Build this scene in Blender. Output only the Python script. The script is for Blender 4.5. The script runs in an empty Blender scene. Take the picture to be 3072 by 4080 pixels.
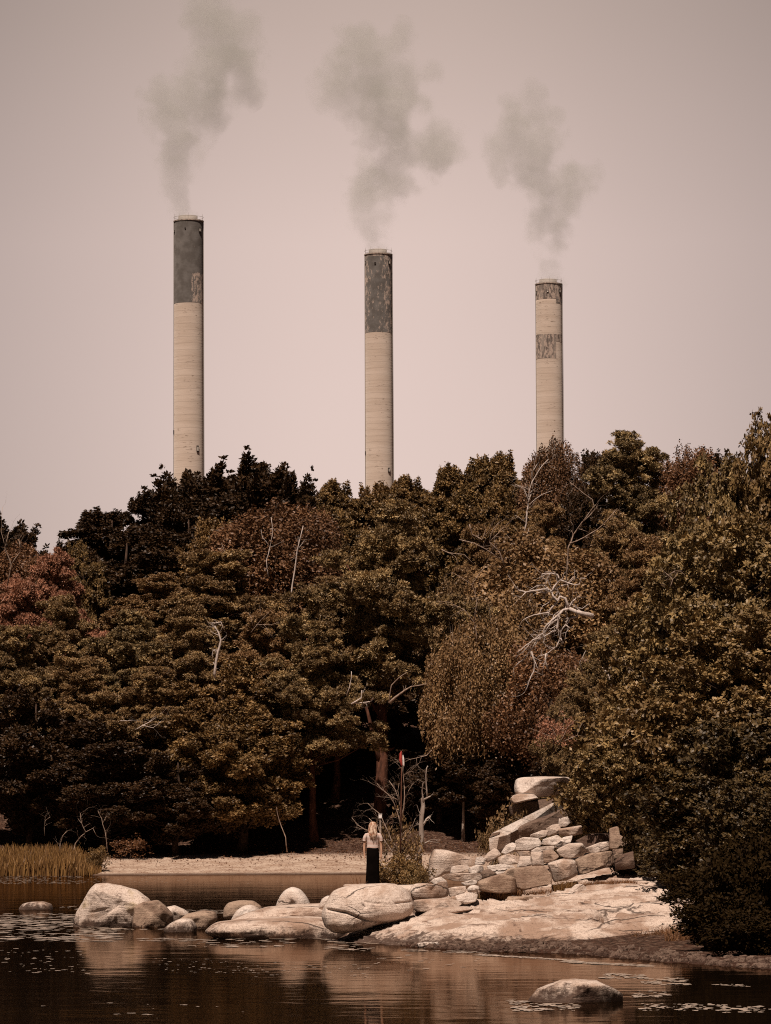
import bpy, math, random
import numpy as np
from mathutils import Vector, Matrix, noise as mnoise
R_ = math.radians
# ---------------------------------------------------------------- camera, sky, sun, exposure
sc = bpy.context.scene
F = 16000.0                       # focal length in pixels of the 3072 x 4080 frame
CAMH = 2.9
PITCH = math.atan((3300 - 2040) / F)
ROLL = -0.005
cd = bpy.data.cameras.new('camera'); cam = bpy.data.objects.new('camera', cd); sc.collection.objects.link(cam)
cd.sensor_fit = 'VERTICAL'; cd.sensor_height = 36.0; cd.lens = F / 4080 * 36.0
cd.clip_start = 0.5; cd.clip_end = 9000
cam.location = (0, 0, CAMH)
CM = Matrix.Rotation(math.pi / 2 + PITCH, 3, 'X') @ Matrix.Rotation(ROLL, 3, 'Z')
cam.rotation_euler = CM.to_euler()
sc.camera = cam
SUN_EL, SUN_AZ = R_(61), R_(-161)      # azimuth measured from +Y towards +X
sd = bpy.data.lights.new('sun', 'SUN'); so = bpy.data.objects.new('sun', sd); sc.collection.objects.link(so)
sd.energy = 5.0; sd.angle = R_(0.5); sd.color = (1.0, 0.87, 0.75)
sv = Vector((math.cos(SUN_EL) * math.sin(SUN_AZ), math.cos(SUN_EL) * math.cos(SUN_AZ), math.sin(SUN_EL)))
so.rotation_euler = (-sv).to_track_quat('-Z', 'Y').to_euler()
so.location = (0, -20, 60)
w = bpy.data.worlds.new('World'); sc.world = w; w.use_nodes = True
nt = w.node_tree; N = nt.nodes; L = nt.links
bg = N['Background']
sky = N.new('ShaderNodeTexSky'); sky.sky_type = 'NISHITA'; sky.sun_disc = False
sky.sun_elevation = SUN_EL; sky.sun_rotation = SUN_AZ; sky.dust_density = 2.0
tc = N.new('ShaderNodeTexCoord'); sep = N.new('ShaderNodeSeparateXYZ'); L.new(tc.outputs['Generated'], sep.inputs[0])
ramp = N.new('ShaderNodeValToRGB')    # pale haze low in the sky, clearer and darker overhead
cr = ramp.color_ramp
stops = [(0.0, (0.72, 0.555, 0.50)), (0.11, (0.72, 0.552, 0.495)), (0.145, (0.70, 0.535, 0.475)), (0.20, (0.525, 0.398, 0.338)), (0.32, (0.20, 0.16, 0.14)), (1.0, (0.04, 0.045, 0.055))]
cr.elements[0].position, cr.elements[0].color = stops[0][0], (*stops[0][1], 1)
cr.elements[1].position, cr.elements[1].color = stops[1][0], (*stops[1][1], 1)
for p_, c_ in stops[2:]:
    e_ = cr.elements.new(p_); e_.color = (*c_, 1)
L.new(sep.outputs['Z'], ramp.inputs[0])
def wmath(op, a, b=None):
    n = N.new('ShaderNodeMath'); n.operation = op
    for i, v in enumerate((a, b)):
        if v is None: continue
        if isinstance(v, (int, float)): n.inputs[i].default_value = v
        else: L.new(v, n.inputs[i])
    return n.outputs[0]
xx_ = wmath('MULTIPLY', sep.outputs['X'], sep.outputs['X'])       # sky brightest beyond the stacks, dimmed sideways to cut fill light
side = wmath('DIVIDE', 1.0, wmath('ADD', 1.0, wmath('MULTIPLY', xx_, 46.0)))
fw = N.new('ShaderNodeMapRange'); fw.inputs['From Min'].default_value = -0.5; fw.inputs['From Max'].default_value = 0.6; fw.inputs['To Min'].default_value = 0.12; L.new(sep.outputs['Y'], fw.inputs['Value'])  # sky behind the camera dimmed as well, so shadows stay dark
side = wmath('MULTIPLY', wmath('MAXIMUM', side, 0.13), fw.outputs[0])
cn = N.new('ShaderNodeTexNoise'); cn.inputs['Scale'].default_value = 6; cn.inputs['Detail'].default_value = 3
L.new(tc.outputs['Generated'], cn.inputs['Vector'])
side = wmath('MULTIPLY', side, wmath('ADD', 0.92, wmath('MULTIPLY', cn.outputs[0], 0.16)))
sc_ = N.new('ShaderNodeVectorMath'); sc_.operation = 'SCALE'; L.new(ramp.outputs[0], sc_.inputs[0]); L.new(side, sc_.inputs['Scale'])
skm = N.new('ShaderNodeVectorMath'); skm.operation = 'SCALE'; L.new(sky.outputs[0], skm.inputs[0]); skm.inputs['Scale'].default_value = 0.08
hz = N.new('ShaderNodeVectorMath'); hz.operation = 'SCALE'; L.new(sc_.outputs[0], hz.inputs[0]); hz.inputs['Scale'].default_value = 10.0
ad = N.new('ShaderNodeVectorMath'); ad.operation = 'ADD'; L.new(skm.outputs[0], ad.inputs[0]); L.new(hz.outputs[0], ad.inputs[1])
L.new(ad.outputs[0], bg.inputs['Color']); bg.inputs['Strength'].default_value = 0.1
vs = sc.view_settings; vs.view_transform = 'Standard'; vs.look = 'None'; vs.gamma = 1; vs.exposure = 0.0; vs.use_curve_mapping = False
sc.cycles.max_bounces = 6; sc.cycles.diffuse_bounces = 1; sc.cycles.glossy_bounces = 3; sc.cycles.volume_bounces = 1
sc.cycles.transparent_max_bounces = 6; sc.cycles.use_denoising = False; sc.cycles.filter_width = 1.1
rnd = random.Random(7); rng = np.random.default_rng(7)

# ---------------------------------------------------------------- helpers
def ray(px, py):
    return CM @ Vector(((px - 1536) / F, -(py - 2040) / F, -1.0))
def P(px, py, d):                   # the point that stands d metres out and shows at this place of the frame
    r = ray(px, py); return Vector((0, 0, CAMH)) + r * (d / r.y)
def G(px, py, z=0.0):               # the point of the level z seen there
    r = ray(px, py); return Vector((0, 0, CAMH)) + r * ((z - CAMH) / r.z)
def A(u, v): return (u / 1.5145, 3000 + v / 1.5145)
def B(u, v): return (1000 + u / 1.666, 3000 + v / 1.666)
def C_(u, v): return (1900 + u / 1.4215, 2900 + v / 1.4215)
def D_(u, v): return (2000 + u / 3.6867, 2200 + v / 3.6867)
def tag(o, label=None, cat=None, group=None, kind=None):
    if label: o['label'] = label
    if cat: o['category'] = cat
    if group: o['group'] = group
    if kind: o['kind'] = kind
    return o
def empty(name, loc, label, cat, group=None):
    o = bpy.data.objects.new(name, None); sc.collection.objects.link(o); o.location = loc
    o.empty_display_size = 0.3
    return tag(o, label, cat, group)
def meshobj(name, verts, faces, mat=None, parent=None, smooth=False, tint=None, loc=None):
    me = bpy.data.meshes.new(name)
    if isinstance(faces, np.ndarray):
        V = np.asarray(verts, dtype=np.float32); nf, k = faces.shape
        me.vertices.add(len(V)); me.vertices.foreach_set('co', V.ravel())
        me.loops.add(nf * k); me.loops.foreach_set('vertex_index', faces.astype(np.int32).ravel())
        me.polygons.add(nf); me.polygons.foreach_set('loop_start', np.arange(0, nf * k, k, dtype=np.int32))
        me.polygons.foreach_set('loop_total', np.full(nf, k, dtype=np.int32)); me.update(calc_edges=True)
    else:
        me.from_pydata([tuple(v) for v in verts], [], faces); me.update()
    if tint is not None:
        at = me.attributes.new('tint', 'FLOAT', 'POINT'); at.data.foreach_set('value', np.asarray(tint, dtype=np.float32))
    if smooth: me.polygons.foreach_set('use_smooth', [True] * len(me.polygons))
    o = bpy.data.objects.new(name, me); sc.collection.objects.link(o)
    if mat: me.materials.append(mat)
    if parent: o.parent = parent
    if loc is not None: o.location = loc
    return o
def bake(o):                        # replace an object's mesh by its evaluated one
    dg = bpy.context.evaluated_depsgraph_get(); dg.update()
    me = bpy.data.meshes.new_from_object(o.evaluated_get(dg)); old = o.data; o.modifiers.clear(); o.data = me
    return o

class MB:
    def __init__(s): s.v = []; s.f = []
    def add(s, vs_, fs_):
        b = len(s.v); s.v += [tuple(v) for v in vs_]; s.f += [tuple(i + b for i in f) for f in fs_]
    def box(s, c, h, rz=0.0):
        cx, cy, cz = c; hx, hy, hz_ = h; ca, sa = math.cos(rz), math.sin(rz)
        vs_ = []
        for x in (-hx, hx):
            for y in (-hy, hy):
                for z in (-hz_, hz_): vs_.append((cx + x * ca - y * sa, cy + x * sa + y * ca, cz + z))
        s.add(vs_, [(0, 1, 3, 2), (4, 6, 7, 5), (0, 4, 5, 1), (2, 3, 7, 6), (0, 2, 6, 4), (1, 5, 7, 3)])
    def tube(s, pts, rads, n=6):
        pts = [Vector(p) for p in pts]; k = len(pts)
        if k < 2: return
        b = len(s.v); up = Vector((0.13, 0.21, 0.97))
        for i, p in enumerate(pts):
            t = (pts[min(i + 1, k - 1)] - pts[max(i - 1, 0)])
            if t.length < 1e-9: t = Vector((0, 0, 1))
            t.normalize(); a = t.cross(up)
            if a.length < 0.1: a = t.cross(Vector((1, 0, 0)))
            a.normalize(); c = t.cross(a)
            for j in range(n):
                th = 2 * math.pi * j / n
                s.v.append(tuple(p + (a * math.cos(th) + c * math.sin(th)) * rads[i]))
        for i in range(k - 1):
            for j in range(n):
                s.f.append((b + i * n + j, b + i * n + (j + 1) % n, b + (i + 1) * n + (j + 1) % n, b + (i + 1) * n + j))
        s.f.append(tuple(b + j for j in range(n))[::-1]); s.f.append(tuple(b + (k - 1) * n + j for j in range(n)))
    def lathe(s, prof, n=48, c=(0, 0), cap=True):
        b = len(s.v)
        for r, z in prof:
            for j in range(n):
                th = 2 * math.pi * j / n; s.v.append((c[0] + r * math.cos(th), c[1] + r * math.sin(th), z))
        for i in range(len(prof) - 1):
            for j in range(n):
                s.f.append((b + i * n + j, b + i * n + (j + 1) % n, b + (i + 1) * n + (j + 1) % n, b + (i + 1) * n + j))
        if cap: s.f.append(tuple(b + (len(prof) - 1) * n + j for j in range(n)))
    def obj(s, name, mat, parent=None, smooth=False, loc=None):
        return meshobj(name, s.v, s.f, mat, parent, smooth, loc=loc)

# ---------------------------------------------------------------- materials
def newmat(name, rough=0.8, spec=0.3):
    m = bpy.data.materials.new(name); m.use_nodes = True
    b = m.node_tree.nodes['Principled BSDF']; b.inputs['Roughness'].default_value = rough
    b.inputs['Specular IOR Level'].default_value = spec
    return m, m.node_tree.nodes, m.node_tree.links, b
class NB:                            # small node helper
    def __init__(s, m): s.n = m.node_tree.nodes; s.l = m.node_tree.links
    def m(s, op, a, b=None, c=None, clamp=False):
        n = s.n.new('ShaderNodeMath'); n.operation = op; n.use_clamp = clamp
        for i, v in enumerate((a, b, c)):
            if v is None: continue
            if isinstance(v, (int, float)): n.inputs[i].default_value = v
            else: s.l.new(v, n.inputs[i])
        return n.outputs[0]
    def noise(s, vec, scale, detail=4, rough=0.55, dist=0.0):
        n = s.n.new('ShaderNodeTexNoise'); n.inputs['Scale'].default_value = scale; n.inputs['Detail'].default_value = detail
        n.inputs['Roughness'].default_value = rough; n.inputs['Distortion'].default_value = dist
        s.l.new(vec, n.inputs['Vector']); return n.outputs[0]
    def coords(s, kind='Object', scale=(1, 1, 1), loc=(0, 0, 0), rot=(0, 0, 0)):
        t = s.n.new('ShaderNodeTexCoord'); mp = s.n.new('ShaderNodeMapping')
        mp.inputs['Scale'].default_value = scale; mp.inputs['Location'].default_value = loc; mp.inputs['Rotation'].default_value = rot
        s.l.new(t.outputs[kind], mp.inputs[0]); return mp.outputs[0]
    def world(s, scale=(1, 1, 1), rot=(0, 0, 0)):
        t = s.n.new('ShaderNodeNewGeometry'); mp = s.n.new('ShaderNodeMapping'); mp.inputs['Scale'].default_value = scale; mp.inputs['Rotation'].default_value = rot
        s.l.new(t.outputs['Position'], mp.inputs[0]); return mp.outputs[0]
    def xyz(s, vec):
        n = s.n.new('ShaderNodeSeparateXYZ'); s.l.new(vec, n.inputs[0]); return n.outputs
    def step(s, v, lo, hi):
        n = s.n.new('ShaderNodeMapRange'); n.interpolation_type = 'SMOOTHSTEP'
        n.inputs['From Min'].default_value = lo; n.inputs['From Max'].default_value = hi
        s.l.new(v, n.inputs['Value']); return n.outputs[0]
    def mix(s, f, a, b):
        n = s.n.new('ShaderNodeMix'); n.data_type = 'RGBA'
        if isinstance(f, (int, float)): n.inputs[0].default_value = f
        else: s.l.new(f, n.inputs[0])
        for i, v in ((6, a), (7, b)):
            if isinstance(v, tuple): n.inputs[i].default_value = (*v, 1)
            else: s.l.new(v, n.inputs[i])
        return n.outputs[2]
    def bump(s, h, b, strength=0.5, dist=0.05):
        n = s.n.new('ShaderNodeBump'); n.inputs['Strength'].default_value = strength; n.inputs['Distance'].default_value = dist
        s.l.new(h, n.inputs['Height']); s.l.new(n.outputs[0], b.inputs['Normal'])

def leafmat(name, c1, c2, c3=None, transl=0.25):
    m, n, l, b = newmat(name, 0.5, 0.3); q = NB(m)
    at = n.new('ShaderNodeAttribute'); at.attribute_name = 'tint'
    oi = n.new('ShaderNodeObjectInfo')
    f_ = lambda c: (c[0] * 1.06, c[1] * 0.88, c[2] * 0.76)
    c1 = f_(c1); c2 = f_(c2); c3 = f_(c3) if c3 else None
    col = q.mix(at.outputs['Fac'], c1, c2)
    if c3: col = q.mix(q.m('MULTIPLY', oi.outputs['Random'], 0.55), col, c3)
    l.new(col, b.inputs['Base Color'])
    if transl:
        tr = n.new('ShaderNodeBsdfTranslucent'); l.new(col, tr.inputs['Color'])
        mx = n.new('ShaderNodeMixShader'); mx.inputs[0].default_value = transl
        l.new(b.outputs[0], mx.inputs[1]); l.new(tr.outputs[0], mx.inputs[2]); l.new(mx.outputs[0], n['Material Output'].inputs['Surface'])
    return m
M = {}
M['pine'] = leafmat('pine_needles', (0.036, 0.023, 0.010), (0.52, 0.42, 0.22), (0.30, 0.18, 0.09), 0.06)
M['pine_rust'] = leafmat('rusty_needles', (0.17, 0.08, 0.05), (0.60, 0.34, 0.24), (0.34, 0.18, 0.115), 0.1)
M['oak'] = leafmat('oak_leaves', (0.03, 0.020, 0.008), (0.38, 0.27, 0.12), (0.2, 0.12, 0.05), 0.06)
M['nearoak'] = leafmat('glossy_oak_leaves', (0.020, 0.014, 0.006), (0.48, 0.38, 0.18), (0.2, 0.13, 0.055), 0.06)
M['oakshade'] = leafmat('oak_leaves_painted_shade', (0.022, 0.015, 0.006), (0.15, 0.11, 0.045), None, 0.0)  # darkened copy of the near oak leaves, their shade painted in
M['shade'] = leafmat('shrub_leaves_painted_shade', (0.014, 0.009, 0.004), (0.04, 0.028, 0.012), (0.02, 0.014, 0.007), 0.0); M['shade'].node_tree.nodes['Principled BSDF'].inputs['Specular IOR Level'].default_value = 0.02  # shade under the oaks is put into these leaf colours
M['dark'] = leafmat('dark_and_shaded_leaves', (0.018, 0.011, 0.005), (0.085, 0.050, 0.022), (0.06, 0.035, 0.016), 0.1)  # own colour of the dark trees; paints in shade on the lower rows
M['birch'] = leafmat('brown_birch_leaves', (0.055, 0.030, 0.015), (0.33, 0.195, 0.105), (0.24, 0.13, 0.07), 0.1)
M['gold'] = leafmat('golden_brown_leaves', (0.07, 0.045, 0.021), (0.46, 0.34, 0.185), (0.30, 0.19, 0.095), 0.1)
M['bushleaf'] = leafmat('pale_bush_leaves', (0.06, 0.04, 0.015), (0.50, 0.36, 0.20), None)
M['reed'] = leafmat('reed_blades', (0.11, 0.06, 0.025), (0.36, 0.23, 0.09), None)
M['drygrass'] = leafmat('dry_grass', (0.10, 0.045, 0.022), (0.34, 0.20, 0.10), None)
def barkmat(name, c1, c2, sc1=6.0):
    m, n, l, b = newmat(name, 0.85, 0.15); q = NB(m); v = q.coords('Object', (sc1, sc1, sc1 * 0.35))
    f = q.step(q.noise(v, 1.0, 5), 0.35, 0.65); l.new(q.mix(f, c1, c2), b.inputs['Base Color']); q.bump(f, b, 0.5, 0.03); return m
M['bark'] = barkmat('dark_bark', (0.03, 0.017, 0.011), (0.075, 0.042, 0.028))
M['redbark'] = barkmat('red_pine_bark', (0.055, 0.022, 0.014), (0.15, 0.06, 0.035), 3)
M['birchbark'] = barkmat('birch_bark', (0.16, 0.10, 0.075), (0.52, 0.42, 0.35), 2)
M['deadwood'] = barkmat('bleached_dead_wood', (0.42, 0.33, 0.28), (0.62, 0.50, 0.44), 5)
M['paledead'] = barkmat('weathered_twigs', (0.20, 0.13, 0.095), (0.42, 0.30, 0.23), 5)

def rockmat(name, pale=(0.72, 0.57, 0.48), mid=(0.42, 0.28, 0.205), darkc=(0.10, 0.052, 0.036), lichen=0.5, wet=0.34, moss=0.0, layered=0.0, cw=0.011):
    m, n, l, b = newmat(name, 0.82, 0.25); q = NB(m)
    wv = q.world()
    big = q.noise(wv, 0.9, 5, 0.6, 0.3); med = q.noise(wv, 5.0, 6, 0.7); fine = q.noise(wv, 38.0, 3, 0.6)
    col = q.mix(q.step(big, 0.42, 0.62), pale, mid)
    col = q.mix(q.m('MULTIPLY', q.step(q.m('ADD', q.m('MULTIPLY', fine, 0.6), q.m('MULTIPLY', q.noise(wv, 13.0, 5, 0.75), 0.4)), 0.45, 0.62), 0.6), col, tuple(0.62 * v_ for v_ in mid))
    # grain: thin streaks that run along the layers of the gneiss
    st = q.noise(q.world((0.8, 1.1, 9.0), (0, R_(-9), 0)), 1.6, 7, 0.7, 0.4)
    stm = q.step(st, 0.56, 0.66)
    col = q.mix(q.m('MULTIPLY', stm, 0.45 + layered), col, (0.17, 0.095, 0.065))
    lm = q.m('MULTIPLY', q.step(med, 0.60 - 0.08 * lichen, 0.68), q.step(q.noise(wv, 0.7, 2), 0.45, 0.6))
    col = q.mix(q.m('MULTIPLY', lm, 0.85), col, darkc)
    if moss:
        mm = q.step(q.noise(wv, 1.4, 3), 0.55, 0.68); col = q.mix(q.m('MULTIPLY', mm, moss), col, (0.33, 0.22, 0.06))
    # fracture lines
    vo = n.new('ShaderNodeTexVoronoi'); vo.feature = 'DISTANCE_TO_EDGE'; vo.inputs['Scale'].default_value = 0.42
    dn = n.new('ShaderNodeVectorMath'); dn.operation = 'ADD'
    ns = n.new('ShaderNodeTexNoise'); ns.inputs['Scale'].default_value = 1.3; ns.inputs['Detail'].default_value = 5; l.new(q.world(), ns.inputs['Vector'])
    sc2 = n.new('ShaderNodeVectorMath'); sc2.operation = 'SCALE'; sc2.inputs['Scale'].default_value = 0.8; l.new(ns.outputs['Color'], sc2.inputs[0])
    l.new(q.world((0.42, 0.85, 2.8), (0, R_(-7), 0)), dn.inputs[0]); l.new(sc2.outputs[0], dn.inputs[1]); l.new(dn.outputs[0], vo.inputs['Vector'])
    ck = q.m('MULTIPLY', q.m('SUBTRACT', 1.0, q.step(vo.outputs['Distance'], 0.001, cw)), q.step(q.noise(q.world(), 0.55, 2), 0.47 - 6 * (cw - 0.011), 0.57 - 6 * (cw - 0.011)))
    col = q.mix(q.m('MULTIPLY', ck, 0.85), col, (0.05, 0.028, 0.02))
    z = q.xyz(wv)[2]
    wl = q.m('ADD', z, q.m('MULTIPLY', q.m('SUBTRACT', med, 0.5), -1.0))
    wm = q.m('SUBTRACT', 1.0, q.step(wl, wet * 0.25, wet))
    col = q.mix(q.m('MULTIPLY', wm, 0.93), col, (0.055, 0.027, 0.017))
    l.new(col, b.inputs['Base Color'])
    h = q.m('ADD', q.m('MULTIPLY', med, 0.7), q.m('ADD', q.m('MULTIPLY', fine, 0.18), q.m('MULTIPLY', st, 0.5)))
    h = q.m('SUBTRACT', h, q.m('MULTIPLY', ck, 0.6))
    q.bump(h, b, 0.85, 0.07)
    return m
M['rock'] = rockmat('granite')
M['rock_moss'] = rockmat('mossy_granite', moss=0.5)
M['rock_slab'] = rockmat('layered_gneiss', pale=(0.66, 0.51, 0.42), mid=(0.36, 0.23, 0.165), layered=0.5, wet=0.3, cw=0.02)
M['rock_brown'] = rockmat('brown_stone', pale=(0.42, 0.29, 0.21), mid=(0.27, 0.17, 0.12), lichen=1.6, wet=0.1)
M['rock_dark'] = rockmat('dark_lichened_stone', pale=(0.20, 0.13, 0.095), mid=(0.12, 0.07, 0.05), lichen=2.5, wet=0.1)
M['rock_pale'] = rockmat('pale_stone', pale=(0.76, 0.63, 0.55), mid=(0.56, 0.42, 0.34), lichen=0.3, wet=0.1)

def plain(name, c, rough=0.7, var=0.25, scale=8.0, spec=0.3):
    m, n, l, b = newmat(name, rough, spec); q = NB(m); f = q.noise(q.coords('Object'), scale, 4)
    l.new(q.mix(q.step(f, 0.3, 0.7), tuple(x * (1 - var) for x in c), tuple(min(1, x * (1 + var)) for x in c)), b.inputs['Base Color']); return m

# ---------------------------------------------------------------- terrain
XE_Y = [60, 78, 82, 87.5, 92.8, 94.7, 98.7, 104, 108, 112, 125, 150, 180, 230, 262]
XE_X = [22, 9.6, 7.6, 5.8, 4.2, 2.3, 0.6, -0.4, 0.8, 2.0, 3.7, 8.5, 15, 22, 16]
def vnoise(x, y, s, seed=0.0):
    x = np.asarray(x, float) * s + seed; y = np.asarray(y, float) * s + seed * 1.7
    return (np.sin(x * 1.3 + 1.7 * np.sin(y * 0.9)) + np.sin(y * 1.7 + 1.3 * np.sin(x * 1.1 + 2)) + 0.5 * np.sin(x * 3.1 + y * 2.3) + 0.5 * np.sin(y * 4.1 - x * 1.9)) / 3.0
def ground_z(x, y):
    x = np.asarray(x, float); y = np.asarray(y, float)
    yy = y + 1.2 * vnoise(x, 0 * y, 0.12, 3.0) + 0.25 * vnoise(x, 0 * y, 0.9, 1.0)
    zf = np.interp(yy, [50, 245, 257.5, 262, 275, 300, 345, 390, 1700], [-1.6, -1.2, 0.0, 0.42, 1.55, 9.0, 20.0, 24.0, 25.0])
    s = x - np.interp(y, XE_Y, XE_X) + 0.25 * vnoise(x, y, 1.1, 5.0)
    zh1 = np.interp(s, [-5, -1.0, 0, 1, 3, 4.5, 8, 14, 60], [-1.6, -0.25, 0, 0.07, 0.14, 0.2, 0.6, 1.6, 5.0])
    zh2 = np.interp(s, [-5, -1.5, 0, 2, 5, 9, 14, 60], [-1.6, -0.3, 0, 0.3, 1.0, 2.0, 3.2, 6.0])
    t = np.clip((y - 102) / 10, 0, 1); zh = zh1 * (1 - t) + zh2 * t
    zh = zh + 1.9 * np.exp(-(((x - 5.8) / 2.0) ** 2 + ((y - 120) / 3.5) ** 2))
    z = np.maximum(zf, zh)
    z = z + np.where(z > 0.5, 0.10 * vnoise(x, y, 0.7, 9.0), 0.02 * vnoise(x, y, 1.5, 2.0))
    return z
def axis(parts):
    out = []
    for a, b, st in parts: out += list(np.arange(a, b, st))
    out.append(parts[-1][1]); return np.array(out)
gx = axis([(-700, -60, 40), (-60, -26, 2), (-26, 30, 0.5), (30, 60, 2), (60, 700, 40)])
gy = axis([(52, 80, 2), (80, 130, 0.5), (130, 250, 2), (250, 280, 0.4), (280, 400, 2.5), (400, 2600, 100)])
def sheet(name, gx, gy, zf, mat, tint=None, **kw):
    X, Y = np.meshgrid(gx, gy); Z = zf(X, Y)
    V = np.stack([X.ravel(), Y.ravel(), Z.ravel()], 1); nx, ny = len(gx), len(gy)
    I = np.arange(nx * ny).reshape(ny, nx)
    Fc = np.stack([I[:-1, :-1].ravel(), I[:-1, 1:].ravel(), I[1:, 1:].ravel(), I[1:, :-1].ravel()], 1)
    return meshobj(name, V, Fc, mat, smooth=True, tint=None if tint is None else tint(X, Y, Z).ravel())
m, n, l, b = newmat('sand_soil_and_litter', 0.95, 0.1); q = NB(m); wv = q.world()
at = n.new('ShaderNodeAttribute'); at.attribute_name = 'tint'
n1 = q.noise(wv, 0.8, 5, 0.65); n2 = q.noise(q.world((3.0, 1.0, 1)), 2.2, 5, 0.75); n3 = q.noise(wv, 9, 3); n4 = q.noise(q.world((0.8, 1.2, 1)), 5.5, 7, 0.85)
sand = q.mix(q.step(n1, 0.35, 0.7), (0.52, 0.385, 0.295), (0.34, 0.22, 0.155))
sand = q.mix(q.m('MULTIPLY', q.step(n2, 0.52, 0.62), 0.85), sand, (0.13, 0.055, 0.035))
soil = q.mix(q.step(n3, 0.4, 0.7), (0.022, 0.011, 0.007), (0.085, 0.036, 0.022))
soil = q.mix(q.step(n4, 0.50, 0.62), soil, (0.24, 0.15, 0.105))
fac = q.step(q.m('ADD', at.outputs['Fac'], q.m('MULTIPLY', q.m('SUBTRACT', n2, 0.5), 1.1)), 0.35, 0.65)
col = q.mix(fac, soil, sand)
z = q.xyz(wv)[2]
wm = q.m('SUBTRACT', 1.0, q.step(q.m('ADD', z, q.m('MULTIPLY', q.m('SUBTRACT', n2, 0.5), 0.25)), 0.02, 0.16))
col = q.mix(q.m('MULTIPLY', wm, 0.8), col, (0.05, 0.022, 0.014))
l.new(col, b.inputs['Base Color']); q.bump(q.m('ADD', n2, q.m('MULTIPLY', n3, 0.3)), b, 0.7, 0.12)
M['ground'] = m
def gtint(X, Y, Z):                 # 1 = bare sand, 0 = forest soil
    t = 1 - np.clip((Y - 264.5) / 11, 0, 1); t = np.where(Y < 200, np.where(X < 5 + (Y - 104) * 0.02, 0.62, 0.15), t)
    t = np.where((Y < 101), 0.0, t); t = t * np.where(X < -19.5, 0.3, 1); return t
tag(sheet('ground', gx, gy, ground_z, M['ground'], gtint), kind='structure')

# bedrock: a whaleback of layered rock, its surface fitted through sighted points
BR = [(1290, 3752, 106, -.3), (1500, 3748, 102.5, 0.0), (1700, 3762, 100, 0.03), (1900, 3766, 99, .05), (2150, 3768, 98.3, .07), (2400, 3768, 98, .10), (2650, 3745, 97.5, None), (2800, 3720, 96.5, None),
      (1420, 3735, 104.5, None), (1560, 3716, 103.2, None), (1800, 3690, 101.2, None), (2000, 3672, 101, None), (2200, 3660, 101, None), (2430, 3650, 101, None), (2640, 3640, 101, None),
      (1720, 3652, 104.5, None), (1950, 3616, 104.8, None), (2180, 3590, 104.8, None), (2420, 3570, 104.8, None), (2640, 3560, 104.5, None), (2800, 3610, 102, None),
      (1640, 3640, 107.5, None), (1800, 3600, 108, None), (2000, 3578, 108.2, None), (2230, 3543, 108.5, None), (2450, 3505, 109, None), (2640, 3490, 109, None), (2800, 3520, 107, None),
      (1560, 3680, 110, None), (1700, 3620, 111.5, None), (1850, 3560, 112, None), (2050, 3500, 113, None), (2250, 3440, 114, None), (2450, 3400, 114, None), (2700, 3400, 114, None)]
bp = []
for px, py, d, z in BR:
    p = P(px, py, d); bp.append((p.x, p.y, p.z if z is None else z))
for x in (-2.5, 0, 3, 6, 8, 10): bp.append((x, 95.0, -1.3))
for x, y in ((-3, 105), (-3, 110), (-1.5, 112)): bp.append((x, y, -1.0))
bp = np.array(bp)
def tps_fit(pts):
    n_ = len(pts); K = np.zeros((n_, n_)); D2 = ((pts[:, None, :2] - pts[None, :, :2]) ** 2).sum(-1); K = np.where(D2 > 0, 0.5 * D2 * np.log(np.maximum(D2, 1e-12)), 0) + np.eye(n_) * 0.05
    Pm = np.hstack([np.ones((n_, 1)), pts[:, :2]]); Am = np.block([[K, Pm], [Pm.T, np.zeros((3, 3))]])
    return np.linalg.solve(Am, np.concatenate([pts[:, 2], np.zeros(3)]))
bw = tps_fit(bp)
def tps(x, y):
    sh = np.shape(x); x = np.ravel(x); y = np.ravel(y)
    D2 = (x[:, None] - bp[None, :, 0]) ** 2 + (y[:, None] - bp[None, :, 1]) ** 2
    U = np.where(D2 > 0, 0.5 * D2 * np.log(np.maximum(D2, 1e-12)), 0)
    return (U @ bw[:-3] + bw[-3] + bw[-2] * x + bw[-1] * y).reshape(sh)
def bed_z(x, y):
    z = tps(x, y)
    # ledges: tilted beds that end in small steps, deepest where the rock is cleft
    s = y * 0.55 + x * -0.16 + 0.35 * vnoise(x, y, 0.8, 4.0); fr = s - np.floor(s)
    z = z + 0.17 * (fr ** 4) - 0.05 + 0.09 * vnoise(x, y, 0.75, 6.1)
    s2 = y * 1.6 - x * 0.34 + 0.5 * vnoise(x, y, 1.3, 8.0); f2 = s2 - np.floor(s2); z = z + 0.07 * f2 ** 5
    c1 = np.abs((y - 103.6) - 0.12 * (x - 3) - 0.3 * vnoise(x, 0 * y, 0.9, 2.0)); z = z - 0.22 * np.exp(-(c1 / 0.11) ** 2) * (x > 0.8)
    c3 = np.abs((y - 100.3) + 0.2 * (x - 2) - 0.35 * vnoise(x, 0 * y, 1.1, 7.0)); z = z - 0.12 * np.exp(-(c3 / 0.07) ** 2) * (x > -0.5) * (x < 6)
    c4 = np.abs((y - 106.2) - 0.06 * x - 0.3 * vnoise(x, 0 * y, 0.7, 11.0)); z = z - 0.16 * np.exp(-(c4 / 0.12) ** 2) * (x > 1)
    c2 = np.abs((x - 5.55) - 0.25 * (y - 101.5)); z = z - 0.5 * np.exp(-(c2 / 0.2) ** 2) * np.exp(-((y - 101.3) / 0.9) ** 2)
    z = z + 0.05 * vnoise(x, y, 1.9, 3.3) + 0.018 * vnoise(x, y, 6.1, 1.3)
    return z
bx_ = np.arange(-3.2, 9.6, 0.055); by_ = np.arange(95.5, 114.5, 0.075)
tag(sheet('bedrock', bx_, by_, bed_z, M['rock_slab']), kind='structure')

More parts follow.
